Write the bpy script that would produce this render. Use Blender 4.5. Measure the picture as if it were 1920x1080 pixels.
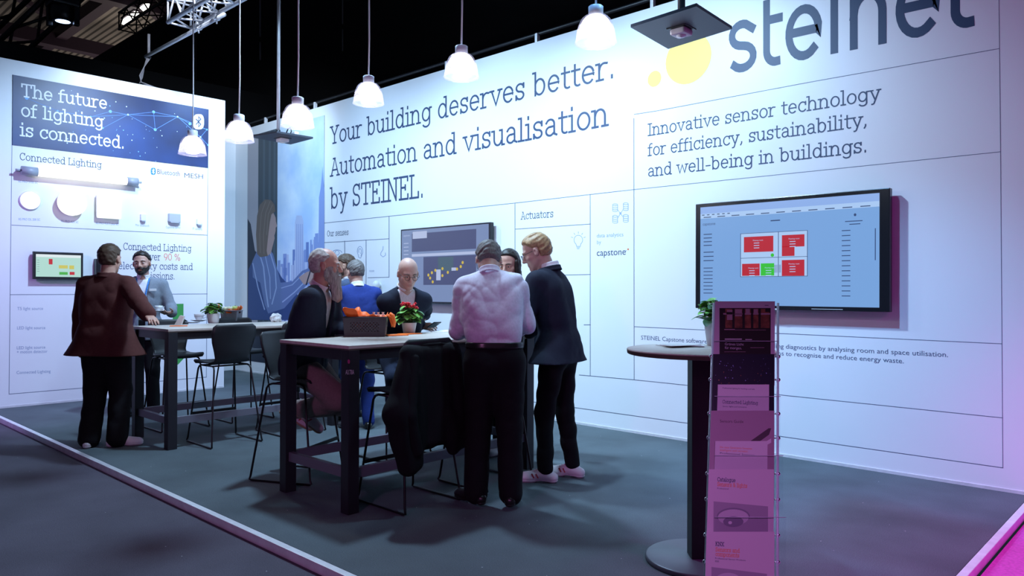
import bpy, bmesh, math, random
import numpy as np
from mathutils import Vector, Matrix

for _o in list(bpy.data.objects):
    bpy.data.objects.remove(_o)
scene = bpy.context.scene
COL = scene.collection
PI = math.pi
rnd = random.Random(7)

# ------------------------------------------------------------------ camera
CAM_H = 1.45
FPX = 1406.725
YAW, PITCH, ROLL = math.radians(43.2996), math.radians(0.184), math.radians(0.190)
_f = Vector((-math.sin(YAW)*math.cos(PITCH), math.cos(YAW)*math.cos(PITCH), math.sin(PITCH)))
_r0 = Vector((math.cos(YAW), math.sin(YAW), 0))
_u0 = _r0.cross(_f)
_r = math.cos(ROLL)*_r0 + math.sin(ROLL)*_u0
_u = -math.sin(ROLL)*_r0 + math.cos(ROLL)*_u0
cam_data = bpy.data.cameras.new('camera')
cam_data.sensor_width = 36.0
cam_data.lens = FPX/1920*36.0
cam_data.clip_end = 200
cam = bpy.data.objects.new('camera', cam_data)
COL.objects.link(cam)
M = Matrix((( _r.x, _u.x, -_f.x, 0), (_r.y, _u.y, -_f.y, 0), (_r.z, _u.z, -_f.z, CAM_H), (0, 0, 0, 1)))
cam.matrix_world = M
scene.camera = cam

# ------------------------------------------------------------------ view, world, lights
scene.view_settings.view_transform = 'Standard'
scene.view_settings.look = 'None'
scene.view_settings.gamma = 1
scene.view_settings.use_curve_mapping = False
scene.view_settings.exposure = 0.0
scene.cycles.use_denoising = True
scene.cycles.max_bounces = 6
scene.cycles.diffuse_bounces = 3
scene.cycles.glossy_bounces = 3
scene.cycles.transparent_max_bounces = 8
scene.cycles.sample_clamp_indirect = 4.0
scene.cycles.caustics_reflective = False
scene.cycles.caustics_refractive = False

world = bpy.data.worlds.new('hall_air')
scene.world = world
world.use_nodes = True
world.node_tree.nodes['Background'].inputs[0].default_value = (0.22, 0.30, 0.50, 1)
world.node_tree.nodes['Background'].inputs[1].default_value = 0.05


def look(o, target):
    d = Vector(target) - o.location
    o.rotation_euler = d.to_track_quat('-Z', 'Y').to_euler()


def spot(name, loc, target, power, col, deg=70, blend=0.6, radius=0.12):
    l = bpy.data.lights.new(name, 'SPOT')
    l.energy = power; l.color = col; l.spot_size = math.radians(deg); l.spot_blend = blend
    l.shadow_soft_size = radius
    o = bpy.data.objects.new(name, l); COL.objects.link(o)
    o.location = loc; look(o, target)
    return o


def area(name, loc, target, power, col, sx, sy):
    l = bpy.data.lights.new(name, 'AREA')
    l.energy = power; l.color = col; l.shape = 'RECTANGLE'; l.size = sx; l.size_y = sy
    o = bpy.data.objects.new(name, l); COL.objects.link(o)
    o.location = loc; look(o, target)
    return o


COOL = (0.47, 0.73, 1.0)
MAGENTA = (1.0, 0.12, 0.85)
for _x, _tx, _e in ((-8.6, -8.6, 460), (-6.4, -6.2, 760), (-4.2, -3.7, 770)):
    spot('overhead_spot_light', (_x, 3.75, 4.7), (_tx, 6.4, 1.9), _e, COOL, 105, 1.0, 0.10)
spot('overhead_spot_light', (-7.6, 3.85, 4.7), (-10.73, 3.6, 1.7), 860, (.48, .70, 1.0), 95, 1.0, 0.10)
spot('overhead_spot_light', (-5.6, 3.95, 4.7), (-5.4, 2.9, 0.0), 720, COOL, 120, 0.9, 0.15)
spot('overhead_spot_light', (-1.9, 4.5, 4.7), (-2.3, 2.7, 0.0), 200, (.36, .74, 1.0), 78, 0.9, 0.15)
spot('overhead_spot_light', (-9.3, 5.0, 4.75), (-12.6, 6.3, 2.4), 330, COOL, 100, 1.0, 0.12)  # added spot that brightens the recess wall and the mural
spot('overhead_spot_light', (-2.9, 3.4, 4.7), (-1.5, 6.4, -.9), 700, (.22, .54, 1.0), 52, 1.0, 0.10)  # added blue spot to tint the low right end of the back wall
spot('truss_wash_light', (-7.3, 3.0, 5.9), (-9.3, 4.06, 4.95), 800, (.8, .88, 1), 60, .8, .15)
spot('neighbour_pink_light', (2.2, 2.2, 3.6), (-1.0, 6.3, 1.8), 100, MAGENTA, 75, 0.8, 0.25)
spot('neighbour_pink_light', (0.2, 0.4, 1.9), (-1.15, 2.3, 0.55), 85, (.88, .30, 1.0), 46, 0.8, 0.25)
spot('aisle_pink_light', (-8.2, -0.6, 3.2), (-10.7, 2.0, 1.2), 330, (0.62, 0.28, 1.0), 70, 0.8, 0.25)
spot('aisle_pink_light', (-1.0, -2.0, 3.0), (-4.6, 3.2, 1.0), 210, (1.0, 0.34, 0.92), 60, 0.8, 0.25)
spot('neighbour_pink_light', (0.6, 4.2, 4.0), (0.2, 4.6, 0.0), 520, MAGENTA, 80, 0.8, 0.2)

# ------------------------------------------------------------------ pixel rays onto real planes
CAM = Vector((0, 0, CAM_H))


def ray(px, py):
    return _f + (px-960)/FPX*_r - (py-540)/FPX*_u


def on_y(px, py, Y):
    d = ray(px, py); return CAM + d*(Y/d.y)


def on_x(px, py, X):
    d = ray(px, py); return CAM + d*(X/d.x)


def on_z(px, py, Z):
    d = ray(px, py); return CAM + d*((Z-CAM_H)/d.z)


# ------------------------------------------------------------------ materials
MATS = {}


def mat(name, col, rough=0.6, metal=0.0, emit=None, estr=1.0, noise=0.0, nscale=30, bump=0.0, bscale=80, alpha=1.0,
        trans=0.0, spec=None, aniso=None):
    if name in MATS:
        return MATS[name]
    m = bpy.data.materials.new(name); m.use_nodes = True
    nt = m.node_tree; b = nt.nodes['Principled BSDF']
    b.inputs['Base Color'].default_value = (*col, 1)
    b.inputs['Roughness'].default_value = rough
    b.inputs['Metallic'].default_value = metal
    if spec is not None:
        b.inputs['Specular IOR Level'].default_value = spec
    b.inputs['Alpha'].default_value = alpha
    b.inputs['Transmission Weight'].default_value = trans
    if emit:
        b.inputs['Emission Color'].default_value = (*emit, 1)
        b.inputs['Emission Strength'].default_value = estr
    if noise or bump:
        tc = nt.nodes.new('ShaderNodeTexCoord')
    if noise:
        n = nt.nodes.new('ShaderNodeTexNoise'); n.inputs['Scale'].default_value = nscale
        n.inputs['Detail'].default_value = 6
        mp = nt.nodes.new('ShaderNodeMapping')
        if aniso:
            mp.inputs['Scale'].default_value = aniso
        nt.links.new(tc.outputs['Object'], mp.inputs['Vector'])
        nt.links.new(mp.outputs['Vector'], n.inputs['Vector'])
        r = nt.nodes.new('ShaderNodeMapRange')
        r.inputs['From Min'].default_value = 0.3; r.inputs['From Max'].default_value = 0.7
        r.inputs['To Min'].default_value = 1-noise; r.inputs['To Max'].default_value = 1+noise
        nt.links.new(n.outputs['Fac'], r.inputs['Value'])
        mx = nt.nodes.new('ShaderNodeVectorMath'); mx.operation = 'SCALE'
        mx.inputs[0].default_value = col
        nt.links.new(r.outputs[0], mx.inputs['Scale'])
        nt.links.new(mx.outputs[0], b.inputs['Base Color'])
    if bump:
        n2 = nt.nodes.new('ShaderNodeTexNoise'); n2.inputs['Scale'].default_value = bscale
        n2.inputs['Detail'].default_value = 4
        nt.links.new(tc.outputs['Object'], n2.inputs['Vector'])
        bp = nt.nodes.new('ShaderNodeBump'); bp.inputs['Strength'].default_value = bump
        bp.inputs['Distance'].default_value = 0.01
        nt.links.new(n2.outputs['Fac'], bp.inputs['Height'])
        nt.links.new(bp.outputs['Normal'], b.inputs['Normal'])
    MATS[name] = m
    return m


def glow(name, col, s=1.0):
    return mat(name, (0.02, 0.02, 0.02), 0.3, emit=col, estr=s)


# ------------------------------------------------------------------ mesh builder
class MB:
    def __init__(self):
        self.v = []; self.f = []; self.mi = []; self.m = []; self.smooth = []

    def mid(self, m):
        if m not in self.m:
            self.m.append(m)
        return self.m.index(m)

    def add(self, vs, fs, m, smooth=False):
        o = len(self.v); k = self.mid(m)
        self.v.extend([tuple(p) for p in vs])
        for f in fs:
            self.f.append(tuple(i+o for i in f)); self.mi.append(k); self.smooth.append(smooth)
        return self

    def quad(self, a, b, c, d, m):
        return self.add([a, b, c, d], [(0, 1, 2, 3)], m)

    def poly(self, pts, m):
        return self.add(pts, [tuple(range(len(pts)))], m)

    def box(self, c, s, m, rot=None, bevel=0.0):
        hx, hy, hz = s[0]/2, s[1]/2, s[2]/2
        if bevel > 0:
            bm = bmesh.new(); bmesh.ops.create_cube(bm, size=1)
            for v in bm.verts:
                v.co = Vector((v.co.x*s[0], v.co.y*s[1], v.co.z*s[2]))
            bmesh.ops.bevel(bm, geom=bm.edges[:], offset=bevel, segments=2, profile=0.6, affect='EDGES')
            vs = [v.co.copy() for v in bm.verts]; bm.verts.index_update()
            fs = [[v.index for v in f.verts] for f in bm.faces]; bm.free()
        else:
            vs = [Vector((x, y, z)) for x in (-hx, hx) for y in (-hy, hy) for z in (-hz, hz)]
            fs = [(0, 1, 3, 2), (4, 6, 7, 5), (0, 4, 5, 1), (2, 3, 7, 6), (0, 2, 6, 4), (1, 5, 7, 3)]
        c = Vector(c)
        if rot is not None:
            vs = [rot @ p for p in vs]
        return self.add([p+c for p in vs], fs, m)

    def tube(self, pts, r, m, seg=10, closed=False, cap=True):
        pts = [Vector(p) for p in pts]; n = len(pts)
        rs = r if isinstance(r, (list, tuple)) else [r]*n
        vs = []; fs = []
        ref = None
        for i, p in enumerate(pts):
            if closed:
                t = (pts[(i+1) % n]-pts[i-1]).normalized()
            else:
                t = (pts[min(i+1, n-1)]-pts[max(i-1, 0)]).normalized()
            if ref is None:
                ref = Vector((0, 0, 1)) if abs(t.z) < 0.9 else Vector((1, 0, 0))
            a = (ref - t*ref.dot(t)).normalized(); b = t.cross(a); ref = a
            for k in range(seg):
                an = 2*PI*k/seg
                vs.append(p + (a*math.cos(an)+b*math.sin(an))*rs[i])
        for i in range(n if closed else n-1):
            j = (i+1) % n
            for k in range(seg):
                k2 = (k+1) % seg
                fs.append((i*seg+k, i*seg+k2, j*seg+k2, j*seg+k))
        if cap and not closed:
            fs.append(tuple(range(seg))[::-1]); fs.append(tuple((n-1)*seg+k for k in range(seg)))
        return self.add(vs, fs, m, True)

    def lathe(self, prof, c, m, seg=32, axis=None, smooth=True, wob=None):
        c = Vector(c); vs = []; fs = []
        if axis is None:
            X, Y, Z = Vector((1, 0, 0)), Vector((0, 1, 0)), Vector((0, 0, 1))
        else:
            Z = Vector(axis).normalized()
            X = (Vector((0, 0, 1)) if abs(Z.z) < 0.9 else Vector((1, 0, 0))).cross(Z).normalized(); Y = Z.cross(X)
        for (r, z) in prof:
            for k in range(seg):
                an = 2*PI*k/seg
                rr = r*(1+(wob*(k % 2) if wob else 0))
                vs.append(c + X*(rr*math.cos(an)) + Y*(rr*math.sin(an)) + Z*z)
        for i in range(len(prof)-1):
            for k in range(seg):
                k2 = (k+1) % seg
                fs.append((i*seg+k, i*seg+k2, (i+1)*seg+k2, (i+1)*seg+k))
        return self.add(vs, fs, m, smooth)

    def disc(self, c, r, m, seg=40, X=(1, 0, 0), Y=(0, 0, 1), ry=None):
        c = Vector(c); X = Vector(X); Y = Vector(Y); ry = ry or r
        return self.poly([c+X*(r*math.cos(2*PI*k/seg))+Y*(ry*math.sin(2*PI*k/seg)) for k in range(seg)], m)

    def sphere(self, c, r, m, seg=16, rings=10, scale=(1, 1, 1), rot=None):
        c = Vector(c); vs = []; fs = []
        for i in range(rings+1):
            th = PI*i/rings
            for k in range(seg):
                an = 2*PI*k/seg
                p = Vector((math.sin(th)*math.cos(an)*r*scale[0], math.sin(th)*math.sin(an)*r*scale[1], math.cos(th)*r*scale[2]))
                vs.append((rot @ p if rot is not None else p)+c)
        for i in range(rings):
            for k in range(seg):
                k2 = (k+1) % seg
                fs.append((i*seg+k, (i+1)*seg+k, (i+1)*seg+k2, i*seg+k2))
        return self.add(vs, fs, m, True)

    def prism(self, pts, d, m):
        """closed outline pts (3D, planar) extruded along vector d"""
        n = len(pts); d = Vector(d)
        vs = [Vector(p) for p in pts]+[Vector(p)+d for p in pts]
        fs = [tuple(range(n))[::-1], tuple(range(n, 2*n))]+[(i, (i+1) % n, n+(i+1) % n, n+i) for i in range(n)]
        return self.add(vs, fs, m)

    def build(self, name, parent=None, loc=None):
        me = bpy.data.meshes.new(name)
        me.from_pydata([tuple(p) for p in self.v], [], self.f)
        for m in self.m:
            me.materials.append(m)
        me.polygons.foreach_set('material_index', self.mi)
        me.polygons.foreach_set('use_smooth', self.smooth)
        me.update()
        o = bpy.data.objects.new(name, me); COL.objects.link(o)
        if parent is not None:
            o.parent = parent
            o.matrix_parent_inverse = parent_inv(parent)
        return o


def parent_inv(p):
    return full_matrix(p).inverted()


def full_matrix(o):
    m = Matrix.LocRotScale(o.location, o.rotation_euler, o.scale)
    if o.parent is not None:
        return full_matrix(o.parent) @ o.matrix_parent_inverse @ m
    return m


def tag(o, label=None, cat=None, group=None, kind=None):
    if label: o['label'] = label
    if cat: o['category'] = cat
    if group: o['group'] = group
    if kind: o['kind'] = kind
    return o


def thing(name, label, cat, loc=(0, 0, 0), rz=0.0, group=None):
    o = bpy.data.objects.new(name, None); COL.objects.link(o)
    o.empty_display_size = 0.1
    o.location = loc; o.rotation_euler = (0, 0, rz)
    return tag(o, label, cat, group)


def copy_tree(o, parent=None):
    c = o.copy(); COL.objects.link(c)
    if parent is not None:
        c.parent = parent
    for ch in list(o.children):
        copy_tree(ch, c)
    return c


def dup(o, loc, rz, label, group=None):
    c = copy_tree(o); c.location = loc; c.rotation_euler = (0, 0, rz); c['label'] = label
    if group: c['group'] = group
    return c


def local(mb, o):
    """shift a builder's world-space points into the thing's own frame (for things that are copied)"""
    return mb


# ------------------------------------------------------------------ lettering
def A(cx, cy, rx, ry, a0, a1, n=12):
    return [(cx+rx*math.cos(math.radians(a0+(a1-a0)*i/n)), cy+ry*math.sin(math.radians(a0+(a1-a0)*i/n))) for i in range(n+1)]


def S_(cx, y0, y1, w, sl=1):
    h = (y1-y0); r = h/4
    up = A(cx, y1-r, w, r, 20, 270)
    dn = A(cx, y0+r, w, r, 90, -160)
    return up+dn[1:]


X7 = .70
SLAB = {
 'a': (.66, [[(.10, .56)]+A(.30, .50, .20, .20, 140, 0)+[(.50, 0.06), (.62, 0)], A(.29, .19, .20, .19, 80, 290)+[(.5, .12)], [(.5, .39), (.30, .38)]]),
 'b': (.72, [[(0, 1.02), (.13, 1.02), (.13, 0)], A(.36, .35, .25, .35, 155, -155, 20)]),
 'c': (.62, [A(.35, .35, .27, .35, 40, 320, 20), [(.56, .70), (.56, .48)]]),
 'd': (.74, [[(.45, 1.02), (.58, 1.02), (.58, 0), (.70, 0)], A(.33, .35, .25, .35, 25, 335, 20)]),
 'e': (.66, [[(.08, .37), (.59, .37)]+A(.33, .35, .26, .35, 0, 315, 20)]),
 'f': (.46, [[(.17, 0), (.17, .80)]+A(.35, .80, .18, .22, 180, 70), [(.03, .68), (.40, .68)], [(.03, 0), (.34, 0)]]),
 'g': (.72, [A(.33, .37, .25, .33, 25, 335, 20), [(.70, .68), (.58, .68), (.58, -.08)]+A(.34, -.08, .24, .20, 0, -150)]),
 'h': (.76, [[(0, 1.02), (.14, 1.02), (.14, 0)], A(.37, .42, .22, .28, 170, 0)+[(.59, 0)], [(.02, 0), (.27, 0)], [(.46, 0), (.72, 0)]]),
 'i': (.34, [[(.03, .68), (.17, .68), (.17, 0)], [(.03, 0), (.31, 0)], [(.165, .92), (.165, 1.02)]]),
 'l': (.34, [[(.02, 1.02), (.16, 1.02), (.16, 0)], [(.02, 0), (.31, 0)]]),
 'm': (1.10, [[(0, .68), (.14, .68), (.14, 0)], A(.34, .44, .20, .26, 170, 0)+[(.54, 0)], A(.74, .44, .20, .26, 170, 0)+[(.94, 0)], [(.02, 0), (.26, 0)], [(.43, 0), (.65, 0)], [(.82, 0), (1.06, 0)]]),
 'n': (.76, [[(0, .68), (.14, .68), (.14, 0)], A(.37, .42, .22, .28, 170, 0)+[(.59, 0)], [(.02, 0), (.27, 0)], [(.46, 0), (.72, 0)]]),
 'o': (.68, [A(.34, .35, .27, .35, 0, 360, 26)]),
 'p': (.74, [[(0, .68), (.14, .68), (.14, -.28)], A(.38, .35, .25, .35, 155, -155, 20), [(.02, -.28), (.27, -.28)]]),
 'r': (.54, [[(0, .68), (.14, .68), (.14, 0)], A(.37, .40, .22, .28, 170, 75)+[(.49, .66)], [(.02, 0), (.32, 0)]]),
 's': (.58, [S_(.29, 0, .70, .20), [(.49, .70), (.49, .52)], [(.08, .0), (.08, .18)]]),
 't': (.46, [[(.19, .92), (.19, .14)]+A(.34, .15, .15, .15, 180, 300), [(.04, .68), (.42, .68)]]),
 'u': (.74, [[(0, .68), (.13, .68), (.13, .28)]+A(.34, .27, .21, .27, 180, 340), [(.45, .68), (.58, .68), (.58, 0), (.70, 0)]]),
 'v': (.70, [[(.10, .68), (.35, 0), (.60, .68)], [(0, .68), (.22, .68)], [(.48, .68), (.70, .68)]]),
 'w': (1.0, [[(.10, .68), (.29, 0), (.50, .66), (.71, 0), (.90, .68)], [(0, .68), (.22, .68)], [(.78, .68), (1., .68)]]),
 'y': (.70, [[(.10, .68), (.36, .02)], [(.61, .68), (.32, -.14)]+A(.18, -.14, .14, .14, 0, -100, 6), [(0, .68), (.22, .68)], [(.48, .68), (.70, .68)]]),
 'A': (.84, [[(.10, 0), (.42, 1), (.74, 0)], [(.21, .33), (.63, .33)], [(0, 0), (.24, 0)], [(.60, 0), (.84, 0)], [(.28, 1), (.46, 1)]]),
 'B': (.74, [[(.02, 1), (.42, 1)]+A(.42, .76, .2, .24, 90, -90)+[(.14, .52)], A(.44, .26, .23, .26, 90, -90)+[(.02, 0)], [(.14, 0), (.14, 1)]]),
 'C': (.78, [A(.42, .5, .34, .5, 42, 318, 22), [(.70, 1), (.70, .72)]]),
 'E': (.70, [[(.02, 1), (.60, 1), (.60, .82)], [(.14, 0), (.14, 1)], [(.02, 0), (.62, 0), (.62, .2)], [(.14, .52), (.44, .52)], [(.44, .62), (.44, .42)]]),
 'I': (.40, [[(.20, 0), (.20, 1)], [(.03, 0), (.37, 0)], [(.03, 1), (.37, 1)]]),
 'L': (.66, [[(.14, 0), (.14, 1)], [(.02, 1), (.30, 1)], [(.02, 0), (.60, 0), (.60, .24)]]),
 'N': (.86, [[(.02, 1), (.15, 1), (.66, .04)], [(.14, 1), (.14, 0)], [(.68, 1), (.68, 0)], [(.02, 0), (.28, 0)], [(.54, 1), (.82, 1)]]),
 'O': (.86, [A(.43, .5, .36, .5, 0, 360, 28)]),
 'S': (.68, [S_(.34, 0, 1, .25), [(.57, 1), (.57, .76)], [(.10, 0), (.10, .25)]]),
 'T': (.76, [[(.04, .78), (.04, 1), (.70, 1), (.70, .78)], [(.37, 1), (.37, 0)], [(.22, 0), (.52, 0)]]),
 'Y': (.80, [[(.10, 1), (.40, .46), (.70, 1)], [(.40, .46), (.40, 0)], [(0, 1), (.24, 1)], [(.56, 1), (.80, 1)], [(.25, 0), (.55, 0)]]),
 'K': (.80, [[(.14, 0), (.14, 1)], [(.66, 1), (.16, .42)], [(.30, .58), (.68, 0)], [(.02, 0), (.28, 0)], [(.02, 1), (.28, 1)], [(.56, 0), (.80, 0)], [(.52, 1), (.78, 1)]]),
 'X': (.80, [[(.12, 0), (.68, 1)], [(.12, 1), (.68, 0)], [(0, 0), (.24, 0)], [(.56, 0), (.80, 0)], [(0, 1), (.24, 1)], [(.56, 1), (.80, 1)]]),
 'G': (.82, [A(.42, .5, .34, .5, 42, 330, 22)+[(.72, .44), (.50, .44)], [(.70, 1), (.70, .74)]]),
 'k': (.72, [[(0, 1.02), (.14, 1.02), (.14, 0)], [(.54, .68), (.16, .30)], [(.28, .42), (.58, 0)], [(.02, 0), (.27, 0)], [(.46, 0), (.70, 0)], [(.42, .68), (.64, .68)]]),
 '0': (.68, [A(.34, .5, .27, .5, 0, 360, 26)]),
 '9': (.68, [A(.34, .68, .26, .32, 0, 360, 22), [(.60, .68), (.50, .2), (.30, 0)]]),
 '%': (1.0, [A(.22, .78, .16, .22, 0, 360, 16), A(.78, .22, .16, .22, 0, 360, 16), [(.74, 1), (.26, 0)]]),
 '&': (.86, [[(.78, 0), (.20, .70)]+A(.36, .80, .18, .2, 190, -20)+[(.20, .45)]+A(.34, .24, .24, .24, 130, 330)+[(.72, .50)]]),
 '.': (.30, [[(.14, 0), (.14, .10)]]),
 ',': (.30, [[(.16, .10), (.16, 0), (.08, -.14)]]),
 '-': (.46, [[(.06, .33), (.40, .33)]]),
 ' ': (.34, []),
}
LOGO = {
 's': (.66, [[(.55, .60)]+A(.33, .53, .21, .17, 50, 255, 12)[1:]+A(.34, .175, .23, .175, 80, -140, 12)]),
 't': (.46, [[(.14, .92), (.14, .20)]+A(.32, .18, .18, .18, 180, 280, 8), [(.14, .66), (.40, .66)]]),
 'e': (.76, [[(.10, .37), (.63, .37)]+A(.36, .35, .28, .35, 0, 312, 22)]),
 'i': (.30, [[(.12, 0), (.12, .70)], [(.12, .90), (.12, 1.03)]]),
 'n': (.76, [[(.12, 0), (.12, .70)], [(.12, .42)]+A(.36, .42, .24, .28, 160, 0, 12)+[(.60, 0)]]),
 'l': (.40, [[(.12, 1.05), (.12, .20)]+A(.30, .18, .18, .18, 180, 280, 8)]),
}


def ribbon(pts, w):
    """a stroke of half width w along 2D points -> quads (list of 4-point lists)"""
    pts = [p for i, p in enumerate(pts) if i == 0 or math.dist(p, pts[i-1]) > 1e-5]
    n = len(pts); L = []; R = []
    closed = n > 3 and math.dist(pts[0], pts[-1]) < 1e-4
    for i in range(n):
        if closed:
            a = pts[i-1] if i > 0 else pts[n-2]; c = pts[i+1] if i < n-1 else pts[1]
        else:
            a = pts[i-1] if i > 0 else None; c = pts[i+1] if i < n-1 else None
        b = pts[i]

        def nrm(p, q):
            dx, dy = q[0]-p[0], q[1]-p[1]; l = math.hypot(dx, dy) or 1; return (-dy/l, dx/l)
        if a is None: nx, ny = nrm(b, c); k = 1
        elif c is None: nx, ny = nrm(a, b); k = 1
        else:
            n1 = nrm(a, b); n2 = nrm(b, c); nx, ny = n1[0]+n2[0], n1[1]+n2[1]; l = math.hypot(nx, ny)
            if l < 1e-3: nx, ny = n1; k = 1
            else: nx /= l; ny /= l; k = min(1/max(nx*n1[0]+ny*n1[1], .3), 2.0)
        ox, oy = b
        if i == 0 and not closed:
            t = nrm(b, c); ox -= t[1]*w*0.9; oy += t[0]*w*0.9
        if i == n-1 and not closed:
            t = nrm(a, b); ox += t[1]*w*0.9; oy -= t[0]*w*0.9
        L.append((ox+nx*w*k, oy+ny*w*k)); R.append((ox-nx*w*k, oy-ny*w*k))
    return [[L[i], R[i], R[i+1], L[i+1]] for i in range(n-1)]


def text_quads(s, font, w):
    x = 0; out = []
    for ch in s:
        adv, strokes = font.get(ch, font.get(' ', (.34, [])))
        for si, st in enumerate(strokes):
            for qi, q in enumerate(ribbon(st, w)):
                out.append([(p[0]+x, p[1], si+.12*(qi % 24)) for p in q])
        x += adv+0.04
    return out, x-0.04


def sans_polys(s):
    c = bpy.data.curves.new('letters', 'FONT'); c.body = s; c.size = 1; c.resolution_u = 3
    o = bpy.data.objects.new('letters', c); COL.objects.link(o)
    dg = bpy.context.evaluated_depsgraph_get()
    me = o.evaluated_get(dg).to_mesh()
    vs = [(v.co.x, v.co.y) for v in me.vertices]
    out = [[vs[i] for i in p.vertices] for p in me.polygons]
    o.evaluated_get(dg).to_mesh_clear()
    bpy.data.objects.remove(o); bpy.data.curves.remove(c)
    xs = [p[0] for q in out for p in q]
    if not xs: return [], 1
    x0 = min(xs)
    return [[((p[0]-x0)/.73, p[1]/.73, 0) for p in q] for q in out], (max(xs)-x0)/.73


def letters(mb, s, plane, p0, p1, cap, m, font=SLAB, w=.048, lift=0.0):
    """plane(px,py)->world; baseline pixels p0 -> p1, capital height in pixels at p0"""
    a = plane(*p0); b = plane(*p1); h = plane(p0[0], p0[1]-cap)
    U = h-a; X = b-a
    polys, width = sans_polys(s) if font is None else text_quads(s, font, w)
    n = X.cross(U).normalized()
    for q in polys:
        mb.poly([a + X*(p[0]/width) + U*p[1] + n*(lift+.00025*p[2]) for p in q], m)


def px_line(mb, plane, pts, wpx, m):
    """printed line: pixel polyline as a ribbon on a plane"""
    tow = (CAM-plane(*pts[0])).normalized()*.00015*(len(mb.f) % 5)
    for q in ribbon(pts, wpx/2):
        mb.poly([plane(*p)+tow for p in q], m)


def px_rect(mb, plane, x0, y0, x1, y1, m):
    mb.poly([plane(x0, y1), plane(x1, y1), plane(x1, y0), plane(x0, y0)], m)
# ------------------------------------------------------------------ the setting
YB = 6.4276; XL = -10.7326; XR = -12.93
white_wall = mat('white_wall_board', (.84, .86, .90), 0.42, bump=.02, bscale=6)
wall_edge = mat('wall_edge', (.75, .77, .80), 0.5)
alu = mat('brushed_aluminium', (.88, .88, .92), 0.38, 0.35, noise=.08, nscale=12)
navy_ink = mat('navy_ink', (.030, .055, .13), 0.5)
line_ink = mat('grid_line_ink', (.09, .12, .21), 0.5)
pale_ink = mat('pale_blue_ink', (.30, .37, .55), 0.5)
orange_ink = mat('orange_ink', (.75, .22, .10), 0.5)
yellow_ink = mat('yellow_ink', (.98, .76, .16), 0.5)
green_ink = mat('green_ink', (.05, .33, .07), 0.5)
black_drape = mat('black_drape', (.006, .007, .009), 0.95)
black_steel = mat('black_steel', (.012, .012, .016), 0.45)
black_plastic = mat('black_plastic', (.012, .013, .016), 0.35)


def carpet(name, col, speck):
    m = bpy.data.materials.new(name); m.use_nodes = True
    nt = m.node_tree; b = nt.nodes['Principled BSDF']
    b.inputs['Roughness'].default_value = 0.85
    b.inputs['Specular IOR Level'].default_value = 0.25
    tc = nt.nodes.new('ShaderNodeTexCoord')
    n1 = nt.nodes.new('ShaderNodeTexNoise'); n1.inputs['Scale'].default_value = 1.6; n1.inputs['Detail'].default_value = 8
    n2 = nt.nodes.new('ShaderNodeTexNoise'); n2.inputs['Scale'].default_value = 180; n2.inputs['Detail'].default_value = 3
    vo = nt.nodes.new('ShaderNodeTexVoronoi'); vo.inputs['Scale'].default_value = 9.0
    for n in (n1, n2, vo): nt.links.new(tc.outputs['Object'], n.inputs['Vector'])
    r1 = nt.nodes.new('ShaderNodeMapRange'); r1.inputs[1].default_value = .3; r1.inputs[2].default_value = .7; r1.inputs[3].default_value = .8; r1.inputs[4].default_value = 1.2
    nt.links.new(n1.outputs['Fac'], r1.inputs[0])
    r2 = nt.nodes.new('ShaderNodeMapRange'); r2.inputs[1].default_value = .3; r2.inputs[2].default_value = .7; r2.inputs[3].default_value = .75; r2.inputs[4].default_value = 1.25
    nt.links.new(n2.outputs['Fac'], r2.inputs[0])
    mu = nt.nodes.new('ShaderNodeMath'); mu.operation = 'MULTIPLY'
    nt.links.new(r1.outputs[0], mu.inputs[0]); nt.links.new(r2.outputs[0], mu.inputs[1])
    sc = nt.nodes.new('ShaderNodeVectorMath'); sc.operation = 'SCALE'; sc.inputs[0].default_value = col
    nt.links.new(mu.outputs[0], sc.inputs['Scale'])
    # scattered crumbs of lint
    lt = nt.nodes.new('ShaderNodeMath'); lt.operation = 'LESS_THAN'; lt.inputs[1].default_value = speck
    nt.links.new(vo.outputs['Distance'], lt.inputs[0])
    wn = nt.nodes.new('ShaderNodeSeparateColor'); nt.links.new(vo.outputs['Color'], wn.inputs[0])
    g = nt.nodes.new('ShaderNodeMath'); g.operation = 'GREATER_THAN'; g.inputs[1].default_value = .55
    nt.links.new(wn.outputs[0], g.inputs[0])
    mm = nt.nodes.new('ShaderNodeMath'); mm.operation = 'MULTIPLY'
    nt.links.new(lt.outputs[0], mm.inputs[0]); nt.links.new(g.outputs[0], mm.inputs[1])
    mx = nt.nodes.new('ShaderNodeMix'); mx.data_type = 'RGBA'
    nt.links.new(mm.outputs[0], mx.inputs['Factor']); nt.links.new(sc.outputs[0], mx.inputs['A'])
    mx.inputs['B'].default_value = (.5, .5, .52, 1)
    nt.links.new(mx.outputs['Result'], b.inputs['Base Color'])
    bp = nt.nodes.new('ShaderNodeBump'); bp.inputs['Strength'].default_value = .3; bp.inputs['Distance'].default_value = .004
    nt.links.new(n2.outputs['Fac'], bp.inputs['Height']); nt.links.new(bp.outputs['Normal'], b.inputs['Normal'])
    return m


stand_carpet = carpet('stand_carpet', (.096, .120, .134), .035)
aisle_carpet = carpet('aisle_carpet', (.092, .084, .110), .035)
pink_carpet = mat('pink_carpet', (.62, .10, .50), .9, noise=.15, nscale=60)

ZA = -0.055
YE = 2.235; XE = -0.975


def struct(name, mb, parent=None):
    o = mb.build(name, parent)
    if parent is None: o['kind'] = 'structure'
    return o


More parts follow.
